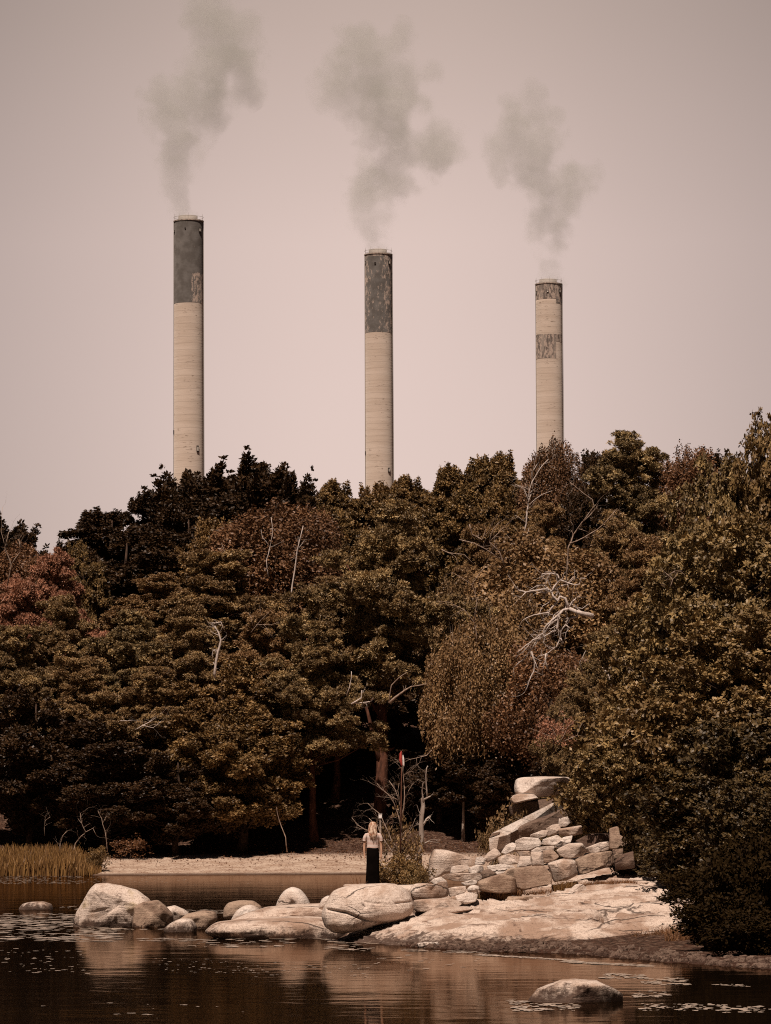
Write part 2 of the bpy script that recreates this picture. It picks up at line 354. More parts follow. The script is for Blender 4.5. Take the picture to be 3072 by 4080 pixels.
# water
m, n, l, b = newmat('dark_lagoon_water', 0.045, 0.5); q = NB(m)
b.inputs['Base Color'].default_value = (0.012, 0.007, 0.004, 1); b.inputs['IOR'].default_value = 1.33
wv = q.world()
h = q.m('ADD', q.m('MULTIPLY', q.noise(q.world((0.7, 1.0, 1)), 1.1, 3, 0.5), 1.0), q.m('MULTIPLY', q.noise(q.world((0.6, 1, 1)), 0.28, 2, 0.5), 2.0))
pat = q.step(q.noise(q.world((0.5, 0.30, 1)), 0.22, 4, 0.6), 0.52, 0.66)
h = q.m('ADD', h, q.m('MULTIPLY', q.m('MULTIPLY', q.noise(wv, 3.0, 2), pat), 0.5))
q.bump(h, b, 0.30, 0.021)
gl = n.new('ShaderNodeBsdfGlossy'); gl.inputs['Color'].default_value = (0.52, 0.41, 0.33, 1); gl.inputs['Roughness'].default_value = 0.045
df = n.new('ShaderNodeBsdfDiffuse'); df.inputs['Color'].default_value = (0.012, 0.007, 0.004, 1)
bmp = [x for x in n if x.type == 'BUMP'][0]; fr_ = n.new('ShaderNodeFresnel'); fr_.inputs['IOR'].default_value = 1.33
for x in (gl, df, fr_): l.new(bmp.outputs[0], x.inputs['Normal'])
mx = n.new('ShaderNodeMixShader'); l.new(fr_.outputs[0], mx.inputs[0]); l.new(df.outputs[0], mx.inputs[1]); l.new(gl.outputs[0], mx.inputs[2]); l.new(mx.outputs[0], n['Material Output'].inputs['Surface'])
M['water'] = m
tag(sheet('water', axis([(-700, 700, 100)]), axis([(-60, 300, 30)]), lambda x, y: 0 * x, m), kind='structure')
# ---------------------------------------------------------------- rocks from their outlines: closed bodies with real depth
def resample(pts, n):
    pts = [Vector((p[0], p[1])) for p in pts]; k = len(pts); seg = [(pts[(i + 1) % k] - pts[i]).length for i in range(k)]; tot = sum(seg); out = []
    for j in range(n):
        t = tot * j / n; i = 0
        while t > seg[i]: t -= seg[i]; i += 1
        out.append(pts[i].lerp(pts[(i + 1) % k], t / max(seg[i], 1e-9)))
    return out
def smooth_ring(p, it):
    for _ in range(it): p = [(p[i - 1] + p[i] * 2 + p[(i + 1) % len(p)]) / 4 for i in range(len(p))]
    return p
def rock(name, outline, d, thick, label, mat='rock', cat='rock', group=None, sq=0.6, sink=0.0, rough=0.05, cuts=0, sm=2, n=80, k=26, lean=0.0, seed=None, tilt=0.0, crack=None):
    r_ = random.Random(seed if seed is not None else hash((round(outline[0][0]), round(outline[0][1]))) & 0xffff)
    w3 = [P(px, py, d) for px, py in outline]
    ring = smooth_ring(resample([(v.x, v.z) for v in w3], n), sm)
    cx = sum(p.x for p in ring) / n; cz = sum(p.y for p in ring) / n
    zt = max(p.y for p in ring); zb = min(p.y for p in ring); h = zt - zb
    if sink: ring = [Vector((p.x, p.y - sink * max(0, (zt - p.y) / h) ** 2.5)) for p in ring]
    scale = max(h, 0.2)
    planes = []
    for _ in range(cuts):
        a = r_.uniform(-0.9, 0.9); e = r_.uniform(-0.5, 0.9); nv = Vector((math.sin(a), -math.cos(a), e)).normalized()
        planes.append((nv, thick * r_.uniform(0.55, 0.8) + 0.25 * scale * abs(nv.z) + 0.2 * scale * abs(nv.x)))
    verts = []; off = Vector((r_.uniform(-50, 50), 0, r_.uniform(-50, 50)))
    for i in range(k + 1):
        ph = -math.pi / 2 + math.pi * i / k; c = max(0.0, math.cos(ph)) ** sq; s = math.copysign(abs(math.sin(ph)) ** sq, math.sin(ph))
        for p in ring:
            x = (p.x - cx) * c; z = (p.y - cz) * c; y = s * thick
            y += lean * z + tilt * x
            v = Vector((x, y, z))
            for nv, dd in planes:
                o_ = v.dot(nv) - dd
                if o_ > 0: v -= nv * o_ * 0.92
            q_ = Vector((cx + v.x, v.y, cz + v.z)) + off
            nn = mnoise.fractal(q_ * 1.2 / scale, 1.0, 2.0, 5) * rough * scale * 1.3 + mnoise.fractal(q_ * 6.0, 0.8, 2.0, 3) * 0.012
            dirv = v.normalized() if v.length > 1e-6 else Vector((0, -1, 0))
            v = v + dirv * nn * (0.35 + 0.65 * (1 - c))
            verts.append(v)
    for pl, ddp, ledge in (crack or []):            # carved cracks, with the stone below set back
        w2 = [P(px, py, d) for px, py in pl]; w2 = [(p.x - cx, p.z - cz) for p in w2]
        for i, v in enumerate(verts):
            if v.y > 0: continue
            best = 9; below = False
            for a, b_ in zip(w2[:-1], w2[1:]):
                ex, ez = b_[0] - a[0], b_[1] - a[1]; t = ((v.x - a[0]) * ex + (v.z - a[1]) * ez) / (ex * ex + ez * ez); tt = max(0, min(1, t))
                dd = math.hypot(v.x - a[0] - ex * tt, v.z - a[1] - ez * tt)
                if dd < best: best = dd; below = v.z < a[1] + ez * tt and 0 <= t <= 1
            v.y += ddp * math.exp(-(best / 0.03) ** 2) + (ledge * math.exp(-(best / 0.25) ** 2) if below else 0)
    faces = []
    for i in range(k):
        for j in range(n): faces.append((i * n + j, i * n + (j + 1) % n, (i + 1) * n + (j + 1) % n, (i + 1) * n + j))
    faces.append(tuple(range(n))[::-1]); faces.append(tuple(k * n + j for j in range(n)))
    o = meshobj(name, verts, faces, M[mat], smooth=True, loc=(cx, d, cz))
    return tag(o, label, cat, group)
def wd(py): return CAMH * F / (py - 3300)
# rocks in the water
g_w = 'rocks that stand in the lagoon'
rock('boulder', [A(440, 1005), A(462, 940), A(490, 905), A(540, 830), A(580, 793), A(650, 783), A(740, 800), A(830, 832), A(900, 875), A(950, 930), A(985, 990), A(960, 1030), A(800, 1040), A(600, 1040), A(460, 1030)], 121.3, 1.1,
     'big pale boulder with yellow lichen in the dark water, tallest rock at the left', 'rock_moss', 'boulder', g_w, sink=0.5, rough=0.10, cuts=6, sm=1, seed=5, n=150, k=50, crack=[([A(560, 960), A(640, 940), A(700, 1000), A(720, 1035)], 0.03, 0.0), ([A(600, 860), A(660, 930)], 0.02, 0)])
rock('boulder', [A(815, 925), A(870, 897), A(905, 893), A(950, 885), A(1000, 925), A(1042, 965), A(1035, 1010), A(970, 1040), A(860, 1040), A(800, 1015)], 120.6, 0.75,
     'dark-lichened rock that leans on the right end of the tall pale boulder in the water', 'rock_brown', 'boulder', g_w, sink=0.4, rough=0.10, cuts=4, sm=1, seed=8)
rock('low_rock', [A(112, 922), A(140, 908), A(180, 899), A(260, 897), A(310, 910), A(325, 928), A(260, 934), A(120, 932)], 148, 0.8, 'small flat rock just above the water at the far left', 'rock', 'rock', g_w, sink=0.4)
rock('low_rock', [A(1000, 930), A(1050, 919), A(1110, 942), A(1150, 968), A(1080, 1000), A(1000, 1010)], 124, 0.6, 'rounded low rock between the big boulder and the grey stones to its right', 'rock', 'rock', g_w, sink=0.3)
rock('low_rock', [A(1050, 1015), A(1125, 970), A(1230, 948), A(1300, 958), A(1316, 995), A(1260, 1040), A(1150, 1055)], 118, 0.7, 'speckled grey rock at the waterline with a dark underside, behind the wedge-shaped stone', 'rock_brown', 'rock', g_w, sink=0.3)
rock('low_rock', [A(985, 1040), A(1040, 1018), A(1090, 999), A(1150, 1000), A(1190, 1035), A(1180, 1058), A(1000, 1060)], 114.5, 0.55, 'wedge-shaped brown rock lying lowest in the water right of the big boulder', 'rock', 'rock', g_w, sink=0.3)
rock('rounded_rock', [A(1345, 975), A(1350, 935), A(1378, 903), A(1440, 888), A(1530, 892), A(1578, 922), A(1590, 960), A(1480, 1000)], 125, 0.6, 'dark-topped rounded rock behind the pale one near the low slab', 'rock_brown', 'rock', g_w, sink=0.2)
rock('rounded_rock', [A(1392, 985), A(1430, 945), A(1470, 922), A(1515, 914), A(1560, 935), A(1580, 965), A(1480, 1000)], 120, 0.5, 'small pale rounded rock leaning in front of the dark-topped one', 'rock_pale', 'rock', g_w, sink=0.2)
rock('rounded_rock', [B(150, 1028), B(165, 990), B(190, 950), B(225, 908), B(275, 886), B(325, 905), B(370, 950), B(398, 990), B(395, 1030), B(270, 1045)], 113, 0.55, 'egg-shaped upright pale rock on the slab left of the great round boulder', 'rock_pale', 'rock', g_w, sink=0.3, sm=4)
rock('rounded_rock', [B(448, 1005), B(470, 968), B(505, 948), B(545, 948), B(575, 985), B(560, 1020)], 108.6, 0.4, 'small rounded stone tucked behind the left shoulder of the great round boulder', 'rock_pale', 'rock', g_w, sink=0.2)
rock('low_rock', [C_(200, 1560), C_(235, 1540), C_(290, 1508), C_(345, 1472), C_(420, 1448), C_(480, 1428), C_(560, 1424), C_(680, 1434), C_(760, 1462), C_(826, 1488), C_(838, 1515), C_(836, 1548), C_(600, 1566), C_(300, 1572)], 67.5, 0.55,
     'long flat-backed rock alone in the near water below the bedrock', 'rock', 'rock', g_w, sink=0.45, sq=0.62, rough=0.11, cuts=4, sm=0, seed=11, lean=0.6)
rock('pebble', [C_(20, 1262), C_(32, 1245), C_(60, 1240), C_(88, 1250), C_(94, 1268), C_(50, 1272)], 97.2, 0.2, 'small pale cobble alone on the wet mud below the bedrock', 'rock_pale', 'stone', None, sink=0.05)
rock('pebble', [B(1100, 1262), B(1150, 1255), B(1240, 1255), B(1250, 1268), B(1110, 1274)], 98.6, 0.25, 'flat pale stone at the waterline below the great round boulder', 'rock_pale', 'stone', None, sink=0.1)
# slabs of the spit
rock('rock_slab', [(812, 3702), (860, 3672), (960, 3662), (1080, 3655), (1200, 3650), (1330, 3655), (1400, 3690), (1400, 3738), (1250, 3742), (1050, 3738), (900, 3730)], 108.2, 1.7,
     'broad low slab of layered rock that slips into the water left of the round boulder', 'rock_slab', 'rock slab', None, sink=0.35, sq=0.75, rough=0.06, n=120, seed=3)
rock('rock_slab', [(905, 3672), (980, 3638), (1060, 3614), (1180, 3602), (1300, 3598), (1400, 3612), (1420, 3660), (1330, 3668), (1262, 3652), (1180, 3654), (1120, 3664), (1000, 3680)], 111.0, 1.3,
     'upper slab with a dark cleft below it, under the egg-shaped rock', 'rock_slab', 'rock slab', None, sq=0.7, rough=0.05, n=120, seed=4)
rock('boulder', [B(468, 1085), B(472, 1050), B(488, 1010), B(520, 950), B(545, 915), B(600, 893), B(680, 878), B(750, 870), B(830, 867), B(900, 864), B(960, 870), B(1010, 893), B(1045, 925), B(1066, 960), B(1080, 1000), B(1082, 1035), B(1062, 1075),
     B(1010, 1105), B(930, 1122), B(850, 1138), B(780, 1160), B(700, 1185), B(610, 1200), B(540, 1190), B(490, 1150)], 104.6, 0.95,
     'great smooth round boulder with a long crack, the largest, just in front of the woman', 'rock', 'boulder', None, sq=0.72, rough=0.018, sm=5, n=280, k=110, seed=21, lean=0.15,
     crack=[([B(512, 1034), B(560, 1042), B(640, 1055), B(700, 1080), B(760, 1102), B(830, 1115), B(900, 1122)], 0.09, 0.05), ([B(760, 985), B(800, 992), B(850, 998)], 0.03, 0), ([B(960, 995), B(1020, 990), B(1075, 985)], 0.05, 0.01)])
rock('rock_slab', [(1365, 3524), (1440, 3521), (1560, 3527), (1700, 3523), (1715, 3600), (1600, 3640), (1400, 3640)], 107.3, 0.9, 'flat stone block the woman stands on behind the round boulder', 'rock', 'rock slab', None, sq=0.4, rough=0.015, sm=1)
rock('rock_slab', [B(1085, 1100), B(1180, 1045), B(1300, 1020), B(1430, 1018), B(1500, 1030), B(1380, 1068), B(1240, 1085), B(1120, 1115)], 104.6, 0.8, 'thin brown rock ledge that points at the right end of the round boulder', 'rock_slab', 'rock slab', None, sq=0.6, seed=31)
# tumbled dry-stone wall
g_s = 'stones of the tumbled wall'
def sd_(py): return 106.2 + (3568 - py) / 45.0
def stone(fn, pts, label, mat='rock_pale', dd=0.0, cuts=4, sq=0.42, name='stone', grow=1.04, th=None, **kw):
    o = [fn(*p) for p in pts]; ax = sum(p[0] for p in o) / len(o); ay = sum(p[1] for p in o) / len(o)
    o = [(ax + (x - ax) * grow, ay + (y - ay) * grow) for x, y in o]
    wpx = max(p[0] for p in o) - min(p[0] for p in o); hpx = max(p[1] for p in o) - min(p[1] for p in o)
    t = th or max(0.16, 0.45 * min(wpx, hpx * 1.8) / 150)
    rock(name, o, sd_(ay) + dd, t, label, mat, 'stone', g_s, sq=sq, cuts=cuts, sm=1, n=56, k=18, rough=0.05, **kw)
stone(C_, [(218, 640), (265, 620), (350, 625), (368, 660), (300, 690), (215, 692)], 'wide pale stone in the upper row of the wall, under the concrete ramp')
stone(C_, [(138, 707), (165, 665), (200, 650), (222, 657), (218, 690), (160, 718)], 'upright pale stone at the left end of the upper row, against the ramp')
stone(C_, [(305, 605), (370, 580), (402, 582), (390, 615), (340, 628), (302, 622)], 'low pale stone on top of the wall between the ramp and the leaning slab-like stone')
stone(C_, [(393, 572), (425, 550), (462, 545), (474, 562), (462, 600), (400, 612)], 'squarish pale stone near the top of the wall, fourth from the top end')
stone(C_, [(465, 515), (515, 503), (540, 532), (500, 560), (462, 562)], 'small pale stone that forms the very top of the stone wall under the oak')
stone(C_, [(466, 572), (590, 553), (600, 600), (520, 614), (465, 607)], 'brownish long stone right below the topmost stone of the wall', 'rock')
stone(C_, [(375, 632), (455, 607), (485, 630), (445, 668), (370, 662)], 'pale wedge stone just below the brownish long stone, its left end')
stone(C_, [(438, 677), (490, 620), (542, 610), (530, 652), (470, 682)], 'slanting pale stone under the oak leaves, leaning to the right')
stone(C_, [(452, 692), (520, 655), (592, 653), (620, 690), (602, 726), (520, 740), (468, 722)], 'smooth rounded pale stone with a dark joint below, beside the big lying block')
stone(C_, [(308, 697), (345, 675), (440, 668), (440, 692), (330, 707)], 'thin flat pale stone that roofs the two upright small blocks')
stone(C_, [(308, 703), (372, 707), (380, 780), (314, 782)], 'upright narrow white block in the middle of the wall', dd=-0.25)
stone(C_, [(376, 697), (430, 690), (466, 730), (420, 767), (376, 757)], 'brown-tinged triangular stone right of the upright white block', 'rock')
stone(C_, [(230, 702), (298, 698), (302, 725), (245, 730)], 'small brownish stone wedged left of the thin flat one', 'rock')
stone(C_, [(118, 738), (150, 722), (180, 716), (247, 730), (238, 770), (130, 777)], 'rounded pale stone with a brown face left of the middle of the wall', 'rock')
stone(C_, [(228, 792), (246, 728), (302, 726), (314, 775), (280, 792)], 'steep white stone standing on the big brown block')
stone(C_, [(213, 800), (290, 786), (382, 788), (420, 830), (424, 880), (330, 902), (260, 921), (215, 900)], 'biggest brown square block at the foot of the wall', 'rock_brown', dd=-0.5)
stone(C_, [(404, 770), (480, 745), (552, 750), (572, 830), (510, 862), (438, 872)], 'large rough grey-pink block right of the biggest brown one', 'rock', dd=-0.4)
stone(C_, [(558, 748), (640, 712), (762, 698), (780, 772), (700, 800), (588, 828)], 'long brown lying block at the right foot of the wall', 'rock_brown', dd=-0.3)
stone(C_, [(615, 682), (700, 648), (745, 645), (750, 690), (640, 714)], 'half-hidden pale stone directly under the hanging oak leaves', 'rock')
stone(C_, [(753, 572), (800, 558), (805, 605), (890, 648), (897, 680), (752, 686)], 'tall brown block half hidden by leaves, beyond the right end of the wall', 'rock_brown', dd=-1)
stone(C_, [(770, 690), (826, 684), (830, 740), (774, 746)], 'small square dark stone at the right end of the wall', 'rock_brown', dd=-0.6)
stone(C_, [(782, 752), (830, 715), (885, 700), (895, 792), (788, 806)], 'dark cracked stone lowest at the right end of the wall', 'rock_dark', dd=-0.6)
stone(C_, [(58, 782), (130, 774), (202, 778), (222, 800), (120, 832), (70, 812)], 'flat white slab that bridges the dark gap left of the biggest brown block')
stone(C_, [(22, 822), (40, 806), (70, 800), (112, 825), (100, 848), (60, 858), (28, 856)], 'dark round stone tucked under the flat white slab', 'rock_dark', cuts=0, sq=0.8)
stone(C_, [(8, 870), (60, 850), (140, 826), (215, 850), (224, 930), (120, 936), (15, 920)], 'broad brown block with dry grass in front, left of the biggest one', 'rock_brown', dd=-0.4)
stone(C_, [(38, 742), (60, 710), (98, 682), (116, 690), (136, 716), (110, 742), (60, 762)], 'white broken stone at the lower end of the concrete ramp')
stone(C_, [(-5, 735), (25, 728), (52, 745), (40, 776), (-10, 775)], 'small pale stone at the left of the white broken one')
stone(C_, [(505, 957), (530, 915), (560, 888), (600, 888), (636, 930), (600, 947)], 'single jagged white stone standing on the bare rock before the wall', 'rock_pale', dd=0.5)
stone(C_, [(170, 986), (176, 955), (340, 956), (350, 984)], 'low brown brick-like stone lying on the bedrock in the dry grass', 'rock_brown', dd=0.5)
stone(B, [(1180, 850), (1190, 700), (1215, 640), (1290, 643), (1370, 668), (1450, 695), (1505, 702), (1530, 730), (1440, 745), (1340, 792), (1265, 812), (1200, 858)], 'tall leaning slab with dark lichen, left end of the tumbled wall', 'rock', th=0.55, sq=0.35, cuts=2, name='leaning_slab', dd=1.0)
stone(B, [(1322, 795), (1335, 755), (1380, 745), (1432, 742), (1452, 765), (1400, 790), (1340, 802)], 'pale wedge stone that lies in front of the leaning slab')
stone(B, [(1258, 828), (1290, 805), (1400, 798), (1520, 802), (1535, 835), (1500, 852), (1360, 852)], 'long thin overhanging stone shaped like a lens, before the leaning slab', 'rock', sq=0.5, dd=-0.3)
stone(B, [(1395, 862), (1470, 842), (1502, 850), (1497, 872), (1410, 882)], 'small flat stone under the lens-shaped one', dd=-0.2)
stone(B, [(1308, 900), (1350, 890), (1424, 884), (1428, 915), (1400, 940), (1318, 950)], 'small pinkish block with a shadowed gap above, next to the round white stone', 'rock', dd=-0.2)
stone(B, [(1437, 902), (1452, 884), (1480, 875), (1512, 885), (1522, 905), (1490, 925), (1440, 922)], 'little round white stone in the hole of the wall', sq=0.8, cuts=0, dd=-0.2)
stone(B, [(1060, 915), (1070, 880), (1100, 868), (1160, 866), (1220, 877), (1295, 848), (1308, 900), (1306, 952), (1200, 962), (1080, 964)], 'big pale rectangular block right of the round boulder', 'rock', dd=-0.6, th=0.6)
stone(B, [(1083, 978), (1180, 970), (1290, 968), (1352, 975), (1400, 1000), (1330, 1042), (1200, 1048), (1088, 1050)], 'long low slab under the big rectangular block with a black joint between', 'rock_slab', dd=-0.4, th=0.7)
stone(B, [(1190, 855), (1215, 835), (1260, 822), (1300, 850), (1280, 868), (1225, 880)], 'white stone on top of the big rectangular block')
stone(B, [(1358, 948), (1400, 935), (1462, 928), (1505, 940), (1490, 985), (1425, 1004), (1365, 992)], 'pale foot block beside the small green cushion of plants', dd=-0.3)
stone(B, [(1440, 765), (1500, 745), (1540, 750), (1545, 800), (1450, 800)], 'pale filler stone between the lens-shaped one and the wedge stone', dd=0.3)
stone(C_, [(110, 870), (170, 800), (240, 790), (260, 850), (180, 880)], 'brown filler block half hidden behind the biggest brown one', 'rock_brown', dd=0.6)
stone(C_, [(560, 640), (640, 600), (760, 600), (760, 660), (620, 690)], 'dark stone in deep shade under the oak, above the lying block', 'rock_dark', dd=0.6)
# concrete ramp parapet, and rocks above it
mb = MB(); top = [C_(84, 598), C_(395, 445), (2230, 3184)]; bot = [C_(70, 690), C_(105, 640), (2230, 3250)]
pf = [C_(70, 625), C_(84, 598), C_(240, 520), C_(400, 440), (2230, 3184), (2230, 3222), C_(405, 490), C_(260, 545), C_(125, 618), C_(112, 690), C_(72, 690)]
dpt = [113, 113, 115, 117, 118, 118, 117, 115, 113, 113, 113]
fr = [P(x, y, d_) for (x, y), d_ in zip(pf, dpt)]; bk = [v + Vector((0.25, 0.45, 0.05)) for v in fr]; nn_ = len(fr)
mb.add(fr + bk, [tuple(range(nn_))[::-1], tuple(range(nn_, 2 * nn_))] + [(i, (i + 1) % nn_, nn_ + (i + 1) % nn_, nn_ + i) for i in range(nn_)])
o = mb.obj('concrete_ramp_wall', M['rock_pale']); tag(o, 'sloping pale concrete edge of a ramp that climbs towards the top boulder', 'wall')
rock('rock_slope', [C_(120, 625), C_(260, 550), C_(405, 492), C_(520, 440), C_(560, 470), C_(520, 520), C_(380, 590), C_(270, 625), C_(180, 660), C_(130, 715), C_(105, 690)], 114.9, 0.8, 'dark mossy rubble bank below the concrete ramp edge', 'rock_dark', 'bank', None, cuts=3, rough=0.12, seed=41, lean=0.5)
rock('boulder', [C_(213, 330), C_(222, 290), C_(252, 280), C_(380, 276), C_(520, 280), C_(560, 330), C_(480, 385), C_(345, 395), C_(300, 378), C_(216, 378)], 119.5, 1.0, 'flat-topped pale boulder high above the ramp beside the oak', 'rock_pale', 'boulder', None, cuts=3, seed=42, sq=0.5)
rock('boulder', [C_(186, 405), C_(205, 382), C_(240, 372), C_(320, 374), C_(350, 400), C_(270, 418), C_(200, 436)], 118.6, 0.7, 'lower shelf of pale rock right under the flat-topped boulder', 'rock', 'boulder', None, cuts=2, seed=43)
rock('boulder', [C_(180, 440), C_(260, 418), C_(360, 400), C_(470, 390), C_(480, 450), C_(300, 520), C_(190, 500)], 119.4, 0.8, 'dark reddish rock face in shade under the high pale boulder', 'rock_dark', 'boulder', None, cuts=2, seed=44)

# ---------------------------------------------------------------- foliage
def puffs(clumps, g, k=12, s=0.36, up=0.3, sq=0.8):
    """break every clump into small round puffs over its upper surface"""
    out = []
    for c, r in clumps:
        c = np.array(c); r = np.array(r, float); s_c = g.uniform(0.75, 1.3)
        for _ in range(int(k / s_c ** 2)):
            d = g.normal(size=3) + np.array([0, -0.15, up]); d /= np.linalg.norm(d); rad = g.uniform(0.3, 1.0) ** 0.5 * (1.25 if g.random() < 0.25 else 1.0); q_ = c + d * r * rad; m_ = (r[0] * r[1] * r[2]) ** (1 / 3) * s * s_c * g.uniform(0.6, 1.35)
            out.append((tuple(q_), (m_, m_, m_ * sq)))
    return out
def unit(v): return v / np.maximum(np.linalg.norm(v, axis=1, keepdims=True), 1e-9)
def blades(Pn, Dn, Ln, Wn, flat=None, tint=None, g=None, face=None):
    """one rhombus leaf per point: base Pn, direction Dn, length Ln, half width Wn"""
    g = g or rng; n_ = len(Pn); D = unit(Dn); r0 = g.normal(size=(n_, 3))
    if flat is not None: r0 = np.array([0, 0, 1.0]) + r0 * flat
    if face is not None: r0 = face + g.normal(size=(n_, 3)) * 0.45
    S = unit(np.cross(D, r0)); Ln = np.broadcast_to(Ln, n_)[:, None]; Wn = np.broadcast_to(Wn, n_)[:, None]
    mid = Pn + D * Ln * 0.5
    V = np.stack([Pn, mid - S * Wn, Pn + D * Ln, mid + S * Wn], 1).reshape(-1, 3)
    t = np.repeat(tint if tint is not None else g.random(n_), 4)
    return V, np.arange(n_ * 4).reshape(n_, 4), t
TT = []
def clump_points(clumps, per_m2, g, up=0.25, shell=0.55, ragged=0.18):
    """tufts through the outer half of each clump, thicker on its upper side"""
    Ps = []; Ns = []; TT.clear()
    for c, r in clumps:
        r = np.array(r, float); area = 4 * math.pi * ((r[0] * r[1]) ** 1.6 + 2 * (r[0] * r[2]) ** 1.6) ** (1 / 1.6) / 3 ** (1 / 1.6)
        k = max(6, int(area * per_m2)); d = unit(g.normal(size=(k, 3)) + np.array([0, 0, up]))
        rad = (shell + (1.05 - shell) * g.random(k) ** 0.6)[:, None]
        bump = 1 + ragged * (np.sin(d[:, 0:1] * 7 + c[0] * 3) * np.sin(d[:, 1:2] * 6 + c[1] * 2) + np.sin(d[:, 2:3] * 9 + c[2] * 5) * 0.6)
        Ps.append(np.array(c) + d * r * rad * bump); nn = unit(d / r); Ns.append(nn); TT.append(np.full(k, g.random() ** 2.3))
    return np.concatenate(Ps), np.concatenate(Ns)
def limbs(mb, g, trunk, clumps, r0, sub=2, sag=0.1):
    """limbs that leave the trunk below each clump and end inside it"""
    T = [Vector(p) for p in trunk]
    for c, r in clumps:
        c = Vector(c); hd = math.hypot(c.x, c.y); zz = c.z - hd * g.uniform(0.25, 0.7) - r[2] * 0.3
        z0 = max(T[0].z + 0.12 * (T[-1].z - T[0].z), min(zz, T[-1].z * 0.98)); base = T[0]
        for i in range(len(T) - 1):
            if T[i].z <= z0 <= T[i + 1].z: base = T[i].lerp(T[i + 1], (z0 - T[i].z) / max(1e-6, T[i + 1].z - T[i].z)); break
        mid = base.lerp(c, 0.5) + Vector((g.normal() * 0.12, g.normal() * 0.12, -sag * hd)) * 1.0
        rr = r0 * (0.16 + 0.2 * min(1, hd / 5)); mb.tube([base, mid, c], [rr, rr * 0.6, rr * 0.25], 5)
        for _ in range(sub):
            e = c + Vector((g.normal() * r[0] * 0.6, g.normal() * r[1] * 0.6, abs(g.normal()) * r[2] * 0.6)); mb.tube([c.lerp(mid, 0.3), e], [rr * 0.35, rr * 0.1], 4)
def trunkline(g, H, bend=0.03, n=8, lean=(0, 0)):
    p = []; x = y = 0.0
    for i in range(n + 1):
        t = i / n; p.append((x + lean[0] * t * H, y + lean[1] * t * H, t * H)); x += g.normal() * bend * H / n * 2; y += g.normal() * bend * H / n * 2
    return p
HID = []
def proto(name, H, R, clumps, foliage, bark, leafm, r0, g, trunk=None, extra=None, limbsub=2):
    root = bpy.data.objects.new(name, None); sc.collection.objects.link(root); root.empty_display_size = 0.3
    V, Fc, T = foliage; H = float(np.percentile(V[:, 2], 99.9)); R = float(np.percentile(np.hypot(V[:, 0], V[:, 1]), 96))
    tl = trunk or trunkline(g, H * 0.93); mb = MB(); k = len(tl)
    mb.tube(tl, [r0 * (1.25 if i == 0 else 1) * (1 - 0.85 * i / (k - 1)) for i in range(k)], 9); limbs(mb, g, tl, clumps, r0, limbsub)
    if extra: extra(mb)
    mb.obj('trunk', M[bark], root, smooth=True)
    V, Fc, T = foliage; H = float(np.percentile(V[:, 2], 99.9)); R = float(np.percentile(np.hypot(V[:, 0], V[:, 1]), 96)); meshobj('crown', V, Fc, M[leafm], root, tint=T)
    root['H'] = H; root['R'] = R; HID.append(root)
    return root
def cat_(parts):
    V = []; Fs = []; T = []; b = 0
    for v, f, t in parts: V.append(v); Fs.append(f + b); T.append(t); b += len(v)
    return np.concatenate(V), np.concatenate(Fs), np.concatenate(T)
def needle_fol(clumps, g, per=26, L=0.30, W=0.045, k=5, up=0.45):
    p, nrm = clump_points(clumps, per, g, up=up, ragged=0.22)
    tb = np.concatenate(TT) * 0.75 + 0.25 * g.random(len(p))
    p = np.repeat(p, k, 0); nr = np.repeat(nrm, k, 0); tb = np.repeat(tb, k)
    d = unit(nr * 0.5 + np.array([0, 0, 0.4]) + g.normal(size=p.shape) * 0.75)
    return blades(p, d, L * (0.7 + 0.6 * g.random(len(p))), W, face=nr + np.array([0, 0, 0.5]), tint=np.clip(tb * 0.9 + g.random(len(p)) * 0.18, 0, 1), g=g)
def leaf_fol(clumps, g, per=45, L=0.26, W=0.09, k=3, spread=0.8, upd=0.35, flat=0.8, upw=0.15, shell=0.55):
    p, nrm = clump_points(clumps, per, g, up=upw, ragged=0.25, shell=shell)
    tb = np.repeat(np.concatenate(TT) * 0.7 + 0.3 * g.random(len(p)), k); p = np.repeat(p, k, 0); nr = np.repeat(nrm, k, 0)
    d = unit(nr * 0.55 + np.array([0, 0, upd]) + g.normal(size=p.shape) * spread)
    return blades(p + g.normal(size=p.shape) * L * 0.15, d, L * (0.6 + 0.7 * g.random(len(p))), W * (0.7 + 0.5 * g.random(len(p))), face=nr + np.array([0, 0, 0.4]), tint=np.clip(tb * 0.88 + g.random(len(p)) * 0.18, 0, 1), g=g)
def pads(g, H, R, lo=0.3, layers=9, per=7, rz=0.38, top=1.0, shape=None, rs=0.27):
    """pine crown: flat pads in tiers"""
    out = []
    for i in range(layers):
        t = i / (layers - 1); z = H * (lo + (0.97 - lo) * t); env = R * (shape(t) if shape else (0.62 + 0.5 * math.sin(math.pi * min(1, t * 0.9 + 0.15))) * (1.0 - 0.62 * t ** 3))
        k = max(2, int(per * (0.4 + env / R)))
        for j in range(k):
            a = 2 * math.pi * (j + g.random() * 0.8) / k + i * 1.9; rr = env * g.uniform(0.35, 0.95) if j % 3 else env * g.uniform(0.05, 0.45)
            s = R * rs * g.uniform(0.5, 1.35); out.append(((rr * math.cos(a), rr * math.sin(a), z + g.normal() * H * 0.035), (s, s * g.uniform(0.7, 1.2), s * rz * g.uniform(0.8, 2.2))))
    out.append(((0, 0, H * 0.975), (R * 0.2, R * 0.2, R * 0.13)))
    return out
